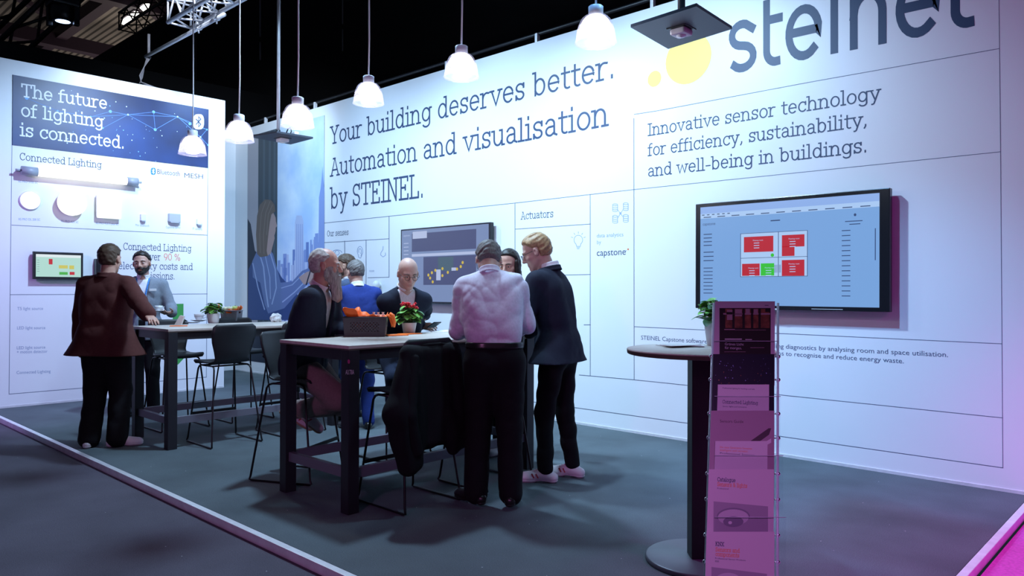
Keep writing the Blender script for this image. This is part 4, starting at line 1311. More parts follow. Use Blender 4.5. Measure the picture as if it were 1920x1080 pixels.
bp = T(686, 630); brz = YAW+.10
bt, BP = make_basket('dark perforated basket with orange cloth on the nearest high table', bp, brz, .33, .23, .150, basket_d, True, False)
cloth('orange_liner', 'bright orange cloth lining the dark perforated basket', 'cloth', BP, .33, .23, .150, orange_cloth, lambda u, v: (.045 if u < -.3 else .012)+(.0 if u < .7 else -.01), 4)
mb = MB()
tail = [BP(.185, -.03, .145), BP(.205, -.05, .14), BP(.22, -.06, .105), BP(.225, -.05, .07)]
for j in range(5):
    o_ = Vector((0, 0, 0)); a_ = Q = .02*j
    mb.tube([p_+Vector((.012*math.sin(j*2), .012*math.cos(j*2), .008*j*(1-i*.3))) for i, p_ in enumerate(tail)], [.012, .016, .014, .004], orange_cloth, 7)
tag(mb.build('orange_napkin'), 'crumpled orange napkin spilling over the right end of the dark basket', 'napkin')
wpeg = mat('cream_wrapper', (.80, .78, .74), .5)
for k in range(3):
    c_ = BP(.06+.035*k, .02-.02*(k % 2), .155)
    t = thing('wrapped_sweet', ('small cream wrapped sweet on the basket cloth, nearest the cloth peak', 'small cream wrapped sweet in the middle of three on the basket cloth', 'small cream wrapped sweet nearest the right end of the dark basket')[k], 'sweet', c_)
    mb = MB(); mb.sphere(c_+Vector((0, 0, .006)), .015, wpeg, 12, 8, (1, .9, 1.1)); mb.build('sweet_body', t)
    mb = MB(); mb.lathe([(.003, .018), (.012, .03), (.011, .031)], c_, wpeg, 10); mb.build('wrapper_twist', t)
for k, (px, py, rz, lab) in enumerate(((742, 629, .5, 'flat folded orange napkin before the red flowering plant'), (768, 626.5, .9, 'second orange napkin peeking out behind the flat folded one'))):
    mb = MB(); c_ = T(px, py)+Vector((0, 0, .004)); mb.box(c_, (.17, .12, .008-.003*k), orange_cloth, rot=frame_from(YAW+rz), bevel=.002)
    tag(mb.build('orange_napkin'), lab, 'napkin')
# phone by the bearded man
t = thing('smartphone', 'black phone lying beside the dark basket near the bearded man', 'phone', T(646, 630))
mb = MB(); c_ = T(646, 630)+Vector((0, 0, .005)); mb.box(c_, (.15, .075, .009), black_plastic, rot=frame_from(YAW+.2), bevel=.003); mb.build('phone_body', t)
mb = MB(); mb.box(c_+Vector((0, 0, .005)), (.14, .068, .001), mat('dark_glass', (.01, .01, .015), .1), rot=frame_from(YAW+.2)); mb.build('screen', t)
paper_m = mat('paper', (.78, .78, .80), .6)
t_ = T(838, 621)
mb = MB(); mb.box(t_+Vector((0, 0, .002)), (.30, .21, .003), paper_m, rot=frame_from(YAW+.9)); tag(mb.build('paper_sheet'), 'white paper sheet on the nearest high table before the lilac shirt', 'paper')

# grey basket with apples on the left table
gp = T(434, 601); grz = YAW-.1
gt, GP = make_basket('grey perforated basket of green apples on the left table', gp, grz, .20, .15, .115, basket_g, True, True)
cloth('orange_liner', 'orange cloth lining the grey basket of apples', 'cloth', GP, .20, .15, .115, orange_cloth, lambda u, v: -.012+(.045 if u > .6 else 0), 9)
apple_m = mat('apple_green', (.48, .58, .16), .35, noise=.2, nscale=8); apple_y = mat('apple_pale', (.72, .74, .50), .35, noise=.15, nscale=8)
for k, (x, y, m_, lab) in enumerate(((-.055, -.03, apple_y, 'pale apple at the left end of the grey basket'), (0, -.035, apple_y, 'pale apple in the middle of the grey basket'), (.055, -.02, apple_m, 'green apple at the right end of the grey basket'), (.025, .03, apple_m, 'green apple at the back of the grey basket'))):
    c_ = GP(x, y, .130+.003*k)
    t = thing('apple', lab, 'apple', c_, 0)
    mb = MB(); mb.lathe([(.001, -.026), (.012, -.030), (.026, -.022), (.035, -.004), (.036, .010), (.028, .026), (.014, .031), (.004, .026), (.001, .022)], c_, m_, 20); mb.build('fruit', t)
    mb = MB(); mb.tube([c_+Vector((0, 0, .022)), c_+Vector((.003, 0, .04))], .0018, soil_m, 5); mb.build('stem', t)
china = mat('white_china', (.80, .81, .84), .25)


def cup(label, loc, saucer=True, s=1.0):
    loc = Vector(loc)
    t = thing('coffee_cup', label, 'cup', loc)
    z = .012*s if saucer else 0
    mb = MB(); mb.lathe([(.001, z), (.022*s, z), (.024*s, z+.006*s), (.038*s, z+.03*s), (.042*s, z+.058*s), (.0395*s, z+.058*s), (.035*s, z+.03*s), (.001, z+.012*s)], loc, china, 28); mb.build('cup_body', t)
    mb = MB(); mb.tube([loc+_r*(.038*s)+Vector((0, 0, z+.046*s)), loc+_r*(.060*s)+Vector((0, 0, z+.045*s)), loc+_r*(.062*s)+Vector((0, 0, z+.025*s)), loc+_r*(.036*s)+Vector((0, 0, z+.018*s))], .004*s, china, 8); mb.build('handle', t)
    if saucer:
        mb = MB(); mb.lathe([(.001, .002), (.03*s, .002), (.07*s, .014*s), (.072*s, .016*s), (.07*s, .018*s), (.03*s, .007*s), (.001, .006*s)], loc, china, 32); mb.build('saucer', t)
    return t


cup('white coffee cup left of the potted plant on the left table', T(373, 603), True, 1.25)
mb = MB(); c_ = T(361, 606); mb.lathe([(.001, .002), (.05, .002), (.075, .012), (.076, .015), (.05, .006), (.001, .006)], c_, china, 32)
tag(mb.build('plate'), 'small white plate before the coffee cup on the left table', 'plate')
mb = MB(); c_ = T(335, 611.5)+Vector((0, 0, .003)); mb.box(c_, (.16, .13, .005), orange_cloth, rot=frame_from(YAW+.4), bevel=.002)
tag(mb.build('orange_napkin'), 'orange napkin flat at the near end of the left table', 'napkin')


def crumple(name, label, cat, c, sx, sy, sz, m, seed):
    R = random.Random(seed); bm = bmesh.new(); bmesh.ops.create_icosphere(bm, subdivisions=3, radius=1)
    ph = [R.uniform(0, 6) for _ in range(6)]
    for v in bm.verts:
        p = v.co; k = 1+.16*math.sin(5*p.x+ph[0]+3*p.y)+.13*math.sin(7*p.z+ph[1]-4*p.x)+.1*abs(math.sin(6*p.y+ph[2]))
        v.co = Vector((p.x*sx*k, p.y*sy*k, max(p.z*sz*k, -sz*.7)+sz*.7))
    vs = [v.co+Vector(c) for v in bm.verts]; bm.verts.index_update(); fs = [[v.index for v in f.verts] for f in bm.faces]; bm.free()
    mb = MB(); mb.add(vs, fs, m); return tag(mb.build(name), label, cat)


crumple('paper_napkin', 'crumpled white napkin at the far right of the left table', 'napkin', T(518, 603.5), .06, .055, .055, paper_m, 2)
mb = MB(); c_ = T(335, 610)
mb.prism([c_-_r*.045+Vector((0, 0, .004)), c_+_r*.02+Vector((0, 0, .004)), c_+_r*.05+Vector((0, 0, .09)), c_+_r*.01+Vector((0, 0, .098))], _f*.035, mat('pinkish_paper', (.74, .66, .66), .6))
tag(mb.build('folded_card'), 'small folded pinkish white card standing on the left table near its corner', 'card')
# loose leaflets on the round table
for k, (px, py, a, lab) in enumerate(((1268, 648, .2, 'white leaflet on the round high table, lowest of the loose pile'), (1284, 649.5, -.25, 'second leaflet of the loose pile on the round high table'), (1276, 650.5, .5, 'topmost leaflet of the loose pile on the round high table'))):
    mb = MB(); c_ = on_z(px, py, 1.14)+Vector((0, 0, .003+.004*k)); mb.box(c_, (.21, .10, .003), paper_m, rot=frame_from(YAW+a)); tag(mb.build('leaflet'), lab, 'leaflet', 'loose leaflets on the round high table')

# ------------------------------------------------------------------ brochure rack
PT = at_d(1397, 566, 2.61); PB = at_d(1388, 1080, 2.32)
RU = (PT-PB).normalized(); RW = Vector((_r.x, _r.y, 0)).normalized(); RN = RU.cross(RW).normalized()
if RN.dot(_f) > 0: RN = -RN


def RK(px, py, off=0.0):
    d = ray(px, py); o_ = PT+RN*off
    return CAM + d*((o_-CAM).dot(RN)/d.dot(RN))


rk_floor = PB-RU*((PB.z-ZA)/RU.z)
rack = thing('brochure_rack', 'leaning clear brochure rack full of pink lit catalogues in the foreground', 'brochure rack', rk_floor)
acrylic = bpy.data.materials.new('clear_acrylic'); acrylic.use_nodes = True
nt = acrylic.node_tree
for n in list(nt.nodes): nt.nodes.remove(n)
out = nt.nodes.new('ShaderNodeOutputMaterial'); mx = nt.nodes.new('ShaderNodeMixShader'); tr = nt.nodes.new('ShaderNodeBsdfTransparent'); gl = nt.nodes.new('ShaderNodeBsdfGlossy')
lw_ = nt.nodes.new('ShaderNodeFresnel'); lw_.inputs[0].default_value = 1.35
tr.inputs[0].default_value = (.95, .95, .97, 1); gl.inputs['Roughness'].default_value = .08
nt.links.new(lw_.outputs[0], mx.inputs[0]); nt.links.new(tr.outputs[0], mx.inputs[1]); nt.links.new(gl.outputs[0], mx.inputs[2]); nt.links.new(mx.outputs[0], out.inputs[0])
acr_edge = mat('acrylic_edge', (.62, .64, .74), .2)
chrome = mat('chrome_stud', (.7, .7, .75), .2, .9)
HWR = .108
for s in (-1, 1):
    mb = MB(); base = rk_floor+RW*(s*(HWR+.003))
    mb.tube([base+RN*.01, PT+RW*(s*(HWR+.003))-RU*.008+RN*.01], .0045, acr_edge, 8); mb.build('side_rail', rack)
mb = MB(); mb.box(rk_floor+Vector((0, 0, .008))-RN*.0, (.36, .30, .014), mat('rack_base_steel', (.4, .4, .44), .4, .5), rot=Matrix.Rotation(YAW, 3, 'Z'), bevel=.003); mb.build('base_plate', rack)
tops = [565, 664, 770, 880, 997]
for k, y in enumerate(tops):
    off = .012+.024*k
    # acrylic pocket front and the studs that hold it
    pc = RK(1390, y, off+.012); pc = PT-RU*((PT-pc).dot(RU))+RN*(off+.012)
    a = pc-RU*.14
    mb = MB()
    h0, h1 = a-RU*.165, a
    mb.add([h0-RW*HWR, h0+RW*HWR, h1+RW*HWR, h1-RW*HWR], [(0, 1, 2, 3)], acrylic)
    mb.build('pocket', rack)
    mb = MB(); mb.tube([h1-RW*HWR, h1+RW*HWR], .0011, acr_edge, 6); mb.build('pocket_edge', rack)
    for s in (-1, 1):
        for dz in (.05, .13):
            mb = MB(); c_ = a+RW*(s*(HWR+.006))-RU*dz-RN*(off+.004); mb.sphere(c_, .0068, chrome, 10, 8); mb.tube([c_-RW*(s*.012), c_], .003, chrome, 6); mb.build('stud', rack)
covm = dict(lilac=mat('cover_lilac', (.62, .52, .60), .35), dark=mat('cover_photo_dark', (.022, .014, .016), .3), rust=mat('cover_photo_rust', (.20, .065, .035), .35, noise=.6, nscale=45), night=mat('cover_night', (.012, .012, .028), .3),
            pale=mat('cover_pale', (.66, .60, .66), .35), mauve=mat('cover_mauve', (.36, .24, .32), .4), grey=mat('cover_grey_photo', (.33, .28, .36), .35), ring=mat('cover_ring', (.20, .17, .25), .35), ring2=mat('cover_ring_light', (.52, .46, .54), .35), shelf=mat('cover_dark_shape', (.06, .03, .05), .4),  # shelf: dark print tone of the slanted shape and its heading
            ink=navy_ink, red=orange_ink, glow=mat('cover_light_dot', (.30, .40, .75), .4), warm=mat('cover_warm_dot', (.70, .30, .12), .4), white=mat('cover_white', (.70, .62, .70), .4), band=mat('cover_photo_band', (.40, .26, .30), .4))


def brochure(label, k, x0, x1, y0, draw, L=.297, off=None, group='brochures in the rack'):
    off = (.012+.024*k) if off is None else off
    a, b = RK(x0, y0, off), RK(x1, y0, off)
    w = (b-a).length
    t = thing('brochure', label, 'brochure', (a+b)/2-RU*L, 0, group)
    mb = MB(); mb.prism([a-RU*L, b-RU*L, b, a], -RN*.004, covm['white']); mb.build('pages', t)
    S = lambda px, py, q=0: RK(px, py, off+.0006+.0004*q)
    mb = MB(); draw(mb, S, lambda x, y: a+(b-a)*x-RU*(L*y)+RN*.0005)
    mb.build('cover', t)
    return t


def srq(mb, S, x0, y0, x1, y1, m, q=1): mb.poly([S(x0, y1, q), S(x1, y1, q), S(x1, y0, q), S(x0, y0, q)], m)


def cov1(mb, S, F):
    mb.poly([F(0, 1), F(1, 1), F(1, 0), F(0, 0)], covm['lilac'])
    r = lambda x0, y0, x1, y1, m, q=1: srq(mb, S, x0, y0, x1, y1, covm[m], q)
    r(1349, 577.5, 1445, 720, 'dark', 0)
    r(1360, 579, 1443, 615, 'rust', 1); r(1363, 581, 1374, 600, 'band', 2); r(1378, 580, 1391, 593, 'band', 2); r(1398, 579, 1406, 587, 'band', 2); r(1413, 580, 1421, 588, 'band', 2)
    for x in (1373, 1392, 1408, 1422): r(x, 578, x+4.5, 617, 'dark', 2)
    r(1356, 587, 1444, 590, 'band', 2); r(1362, 585, 1373, 589.5, 'dark', 3); r(1435, 579, 1443, 585, 'dark', 3)
    r(1358, 617, 1378, 618.6, 'band', 2); r(1378, 618.4, 1436, 619, 'band', 2)
    r(1359, 635, 1391, 636.8, 'pale', 2); r(1397.5, 636, 1410, 637.2, 'pale', 2); r(1407, 651.5, 1433, 652.3, 'band', 2)
    P2 = lambda px, py: S(px, py, 3)
    letters(mb, 'Gr\u00fcnes Licht', P2, (1359, 647.2), (1394.5, 648), 5, covm['pale'], None)
    letters(mb, 'f\u00fcr morgen.', P2, (1359, 654.2), (1391, 655), 5, covm['pale'], None)
    r(1358, 659.4, 1398, 660, 'band', 2)
    r(1434, 572, 1441, 573, 'ink', 1)


def cov2(mb, S, F):
    mb.poly([F(0, 1), F(1, 1), F(1, 0), F(0, 0)], covm['night'])
    R = random.Random(4)
    for k in range(70):
        x, y = R.uniform(1339, 1449), R.uniform(672, 760); c_ = S(x, y, 1)
        m = covm['glow'] if y < 695 or R.random() < .4 else covm['warm']
        rr = R.choice((.0006, .0009, .0016))
        mb.poly([c_+RW*(rr*math.cos(q*PI/4))+RU*(rr*math.sin(q*PI/4)) for q in range(8)], m)


def sheet(lines):
    def d(mb, S, F):
        mb.poly([F(0, 1), F(1, 1), F(1, 0), F(0, 0)], covm['pale'])
        for s, a, b, cap, m, font in lines:
            letters(mb, s, lambda px, py: S(px, py, 1), a, b, cap, covm[m], font, .06)
    return d


def cov3(mb, S, F):
    mb.poly([F(0, 1), F(1, 1), F(1, 0), F(0, 0)], covm['mauve'])
    P2 = lambda px, py: S(px, py, 1)
    letters(mb, 'Sensors Guide', P2, (1350, 792), (1394, 793), 5.5, covm['shelf'], None)
    mb.poly([S(*p, 1) for p in ((1410, 838), (1442, 815), (1446, 803), (1441, 803), (1400, 832))], covm['shelf'])
    mb.poly([S(*p, 2) for p in ((1412, 842), (1446, 822), (1446, 830), (1424, 842))], covm['pale'])


def ell(mb, S, cx, cy, rx, ry, m, q, a0=0, a1=360):
    mb.poly([S(cx+rx*math.cos(math.radians(a0+(a1-a0)*k/32)), cy+ry*math.sin(math.radians(a0+(a1-a0)*k/32)), q) for k in range(32)], covm[m])


def cov4(mb, S, F):
    mb.poly([F(0, 1), F(1, 1), F(1, 0), F(0, 0)], covm['lilac'])
    P2 = lambda px, py: S(px, py, 1)
    letters(mb, 'Catalogue', P2, (1345, 902), (1379, 904), 7, covm['ink'], SLAB, .075)
    letters(mb, 'Sensors & lights', P2, (1345, 911), (1401, 914.5), 7, covm['red'], SLAB, .07)
    letters(mb, 'Professional', P2, (1345, 917), (1366, 918), 3, covm['ink'], None)
    mb.poly([S(*p, 1) for p in ((1337.5, 1003), (1440, 1010), (1440, 949.5), (1338, 940))], covm['grey'])
    ell(mb, S, 1375, 968, 31, 16, 'ring', 2); ell(mb, S, 1375, 970, 29, 15, 'ring2', 3); ell(mb, S, 1375, 978, 19, 10, 'ring', 4); ell(mb, S, 1369, 980, 3.5, 3, 'pale', 5)
    ell(mb, S, 1410, 1004, 22, 7, 'ring', 2, 180, 360)


def cov5(mb, S, F):
    mb.poly([F(0, 1), F(1, 1), F(1, 0), F(0, 0)], covm['lilac'])
    P2 = lambda px, py: S(px, py, 1)
    letters(mb, 'KNX', P2, (1341.5, 1023), (1357.5, 1024), 7, covm['ink'], SLAB, .075)
    letters(mb, 'Sensors and', P2, (1341.5, 1033.5), (1387, 1036), 7, covm['red'], SLAB, .07)
    letters(mb, 'components', P2, (1341.5, 1042), (1386, 1045), 7, covm['red'], SLAB, .07)
    letters(mb, 'KNX', P2, (1341, 1054), (1348.5, 1054.5), 4, covm['ink'], None)
    letters(mb, 'Professional Sensor Products', P2, (1341, 1048), (1398, 1052), 3, covm['ink'], None)
    mb.poly([S(*p, 1) for p in ((1334, 1120), (1438, 1120), (1438, 1076), (1334, 1063))], covm['grey'])
    ell(mb, S, 1365, 1088, 24, 14, 'ring2', 2)


brochure('top brochure in the rack, dark street photo with a lilac border', 0, 1341, 1453, 565, cov1)
brochure('black brochure with city lights, second from the top of the rack', 1, 1337, 1452, 664, cov2)
brochure('small lilac leaflet tucked before the black city lights brochure', 1, 1346, 1442, 721, sheet([('Connected Lighting', (1354.5, 756), (1421, 758.5), 6, 'ink', SLAB), ('Professional lighting for buildings and halls', (1355, 728.5), (1415, 731), 2.6, 'ink', None), ('Sensor lights and luminaires', (1355, 763), (1400, 764.5), 2.6, 'ink', None)]), .20, .012+.024+.006)
brochure('mauve brochure with a slanted shelf photo in the middle of the rack', 2, 1333, 1452, 770, cov3)
brochure('small lilac leaflet with red heading tucked before the mauve brochure', 2, 1341, 1439, 827, sheet([('Die neue Generation Sensoren', (1350, 840), (1410, 843), 4, 'red', None), ('intelligent und vernetzt', (1350, 845.5), (1402, 848), 4, 'red', None), ('Professional Sensors', (1350, 851), (1415, 855), 3.4, 'ink', None)]), .19, .012+.048+.006)
brochure('pink lit catalogue showing a round ceiling sensor, second from the bottom', 3, 1329, 1451, 880, cov4)
brochure('lowest brochure in the rack, pink lit cover with red heading', 4, 1325, 1452, 997, cov5)
# ------------------------------------------------------------------ people: smooth distance-field bodies meshed with surface nets
RES = 1.0      # 1 = full detail


def nrm(v):
    v = np.asarray(v, float); return v/(np.linalg.norm(v)+1e-12)


class Field:
    def __init__(self, lo, hi, h):
        self.h = h; self.lo = np.asarray(lo, float); self.n = np.maximum(2, np.ceil((np.asarray(hi)-self.lo)/h).astype(int)+1)
        self.d = np.full(self.n, .5, np.float32)
        self.ax = [self.lo[i]+h*np.arange(self.n[i]) for i in range(3)]

    def sub(self, lo, hi):
        i0 = np.clip(np.floor((np.asarray(lo)-self.lo)/self.h).astype(int), 0, self.n-1)
        i1 = np.clip(np.ceil((np.asarray(hi)-self.lo)/self.h).astype(int)+1, 1, self.n)
        sl = tuple(slice(a, b) for a, b in zip(i0, i1))
        g = np.meshgrid(*[self.ax[k][sl[k]].astype(np.float32) for k in range(3)], indexing='ij', sparse=True)
        return sl, g

    def put(self, sl, f, k, op='u'):
        a = self.d[sl]
        if a.size == 0: return
        if op == 'u':
            if k > 0:
                h = np.maximum(k-np.abs(a-f), 0)/k; self.d[sl] = np.minimum(a, f)-h*h*k*.25
            else: self.d[sl] = np.minimum(a, f)
        elif op == 's':
            if k > 0:
                f = -f; h = np.maximum(k-np.abs(a-f), 0)/k; self.d[sl] = np.maximum(a, f)+h*h*k*.25
            else: self.d[sl] = np.maximum(a, -f)

    def cap(self, a, b, ra, rb=None, k=.03, op='u', asp=1.0, axis=None):
        """tapered capsule a-b; asp<1 flattens it along 'axis'"""
        a = np.asarray(a, float); b = np.asarray(b, float); rb = ra if rb is None else rb
        R = max(ra, rb)+max(k, self.h*3)
        sl, g = self.sub(np.minimum(a, b)-R, np.maximum(a, b)+R)
        p = [g[i]-np.float32(a[i]) for i in range(3)]; ba = b-a
        if asp != 1.0:
            ax = nrm(axis); s = np.float32(1/asp-1)
            dt = p[0]*np.float32(ax[0])+p[1]*np.float32(ax[1])+p[2]*np.float32(ax[2])
            p = [p[i]+dt*s*np.float32(ax[i]) for i in range(3)]
            ba = ba+ax*(ba@ax)*(1/asp-1)
        L2 = max(float(ba@ba), 1e-9)
        t = np.clip((p[0]*np.float32(ba[0])+p[1]*np.float32(ba[1])+p[2]*np.float32(ba[2]))/np.float32(L2), 0, 1)
        d = np.sqrt((p[0]-t*np.float32(ba[0]))**2+(p[1]-t*np.float32(ba[1]))**2+(p[2]-t*np.float32(ba[2]))**2)-(ra+(rb-ra)*t)
        if asp < 1: d = d*np.float32(.5+.5*asp)
        self.put(sl, d.astype(np.float32), k, op)

    def ell(self, c, r, B=None, k=.02, op='u'):
        """ellipsoid; B rows = its axes"""
        c = np.asarray(c, float); r = np.asarray(r, float); R = r.max()+max(k, self.h*3)
        sl, g = self.sub(c-R, c+R)
        p = [g[i]-np.float32(c[i]) for i in range(3)]
        if B is not None:
            B = np.asarray(B, np.float32); p = [p[0]*B[i][0]+p[1]*B[i][1]+p[2]*B[i][2] for i in range(3)]
        k0 = np.sqrt((p[0]/r[0])**2+(p[1]/r[1])**2+(p[2]/r[2])**2)
        k1 = np.sqrt((p[0]/r[0]**2)**2+(p[1]/r[1]**2)**2+(p[2]/r[2]**2)**2)+1e-9
        self.put(sl, (k0*(k0-1)/k1).astype(np.float32), k, op)

    def grid(self):
        return np.meshgrid(*[a.astype(np.float32) for a in self.ax], indexing='ij', sparse=True)

    def cut(self, f):
        """keep where f<0"""
        self.d = np.maximum(self.d, f.astype(np.float32)) if f.shape == self.d.shape else np.maximum(self.d, np.broadcast_to(f, self.d.shape).astype(np.float32))

    def mesh(self):
        d = self.d; d[0] = d[-1] = 1; d[:, 0] = d[:, -1] = 1; d[:, :, 0] = d[:, :, -1] = 1
        s = d < 0
        n = d.shape
        cnt = np.zeros((n[0]-1, n[1]-1, n[2]-1), np.int8)
        for i in (0, 1):
            for j in (0, 1):
                for k in (0, 1):
                    cnt += s[i:n[0]-1+i, j:n[1]-1+j, k:n[2]-1+k]
        act = (cnt > 0) & (cnt < 8)
        I = np.argwhere(act)
        if len(I) == 0: return np.zeros((0, 3)), np.zeros((0, 4), int)
        idx = np.full(act.shape, -1, np.int64); idx[act] = np.arange(len(I))
        P = np.zeros((len(I), 3)); C = np.zeros(len(I))
        cor = [(i, j, k) for i in (0, 1) for j in (0, 1) for k in (0, 1)]
        val = {c: d[I[:, 0]+c[0], I[:, 1]+c[1], I[:, 2]+c[2]].astype(float) for c in cor}
        for a in cor:
            for ax in range(3):
                if a[ax] == 0:
                    b = list(a); b[ax] = 1; b = tuple(b)
                    va, vb = val[a], val[b]; m = (va < 0) != (vb < 0)
                    t = np.where(m, va/np.where(m, va-vb, 1), 0)
                    for q in range(3):
                        P[:, q] += np.where(m, a[q]+(t if q == ax else 0), 0)
                    C += m
        V = self.lo+self.h*(I+P/C[:, None])
        F = []
        for ax in range(3):
            o1, o2 = (ax+1) % 3, (ax+2) % 3
            lo = [slice(1, n[q]-1) for q in range(3)]; hi = list(lo)
            lo[ax] = slice(0, n[ax]-1); hi[ax] = slice(1, n[ax])
            sa, sb = s[tuple(lo)], s[tuple(hi)]
            E = np.argwhere(sa != sb); flip = sa[sa != sb]
            if len(E) == 0: continue
            base = E.copy(); base[:, o1] += 1; base[:, o2] += 1

            def cell(d1, d2):
                c = base.copy(); c[:, o1] -= d1; c[:, o2] -= d2
                return idx[c[:, 0], c[:, 1], c[:, 2]]
            q = np.stack([cell(1, 1), cell(0, 1), cell(0, 0), cell(1, 0)], 1)
            q[~flip] = q[~flip][:, ::-1]
            F.append(q)
        F = np.concatenate(F); F = F[(F >= 0).all(1)]
        return V, F


def mesh_obj(name, V, F, mats, parent, mi=None, iters=1):
    if len(V) == 0: return None
    # one light relaxation keeps the surface free of grid steps
    for _ in range(iters):
        acc = np.zeros_like(V); c = np.zeros(len(V))
        for a in range(4):
            b = (a+1) % 4
            np.add.at(acc, F[:, a], V[F[:, b]]); np.add.at(acc, F[:, b], V[F[:, a]]); np.add.at(c, F[:, a], 1); np.add.at(c, F[:, b], 1)
        V = V*.5+.5*acc/np.maximum(c, 1)[:, None]
    me = bpy.data.meshes.new(name)
    me.vertices.add(len(V)); me.vertices.foreach_set('co', V.astype(np.float32).ravel())
    me.loops.add(len(F)*4); me.loops.foreach_set('vertex_index', F.astype(np.int32).ravel())
    me.polygons.add(len(F)); me.polygons.foreach_set('loop_start', np.arange(0, len(F)*4, 4, dtype=np.int32)); me.polygons.foreach_set('loop_total', np.full(len(F), 4, np.int32))
    for m in mats: me.materials.append(m)
    if mi is not None: me.polygons.foreach_set('material_index', mi.astype(np.int32))
    me.polygons.foreach_set('use_smooth', np.ones(len(F), bool))
    me.update(calc_edges=True)
    o = bpy.data.objects.new(name, me); COL.objects.link(o)
    o.parent = parent; o.matrix_parent_inverse = full_matrix(parent).inverted()
    return o


def ik(a, t, l1, l2, hint):
    a = np.asarray(a, float); t = np.asarray(t, float); d = t-a; L = np.linalg.norm(d); L = min(L, (l1+l2)*.999); n = nrm(d)
    x = (l1*l1-l2*l2+L*L)/(2*L); y = math.sqrt(max(l1*l1-x*x, 0))
    h = np.asarray(hint, float); h = nrm(h-n*(h@n))
    return a+n*x+h*y, a+n*L


def rotv(v, axis, ang):
    axis = nrm(axis); v = np.asarray(v, float); c, s = math.cos(ang), math.sin(ang)
    return v*c+np.cross(axis, v)*s+axis*(axis@v)*(1-c)


skin_mats = {}


def skin(kind):
    base = {'fair': (.52, .30, .23), 'ruddy': (.50, .25, .19), 'pale': (.58, .37, .30), 'tan': (.42, .25, .18)}[kind]
    a = mat('skin_'+kind, base, .5, noise=.06, nscale=30); l = mat('lip_'+kind, (base[0]*.82, base[1]*.66, base[2]*.66), .4)
    return [a, l]


def fabric(name, col, rough=.85, bump=.12): return mat('cloth_'+name, col, rough, noise=.08, nscale=60, bump=bump, bscale=220, spec=.2)


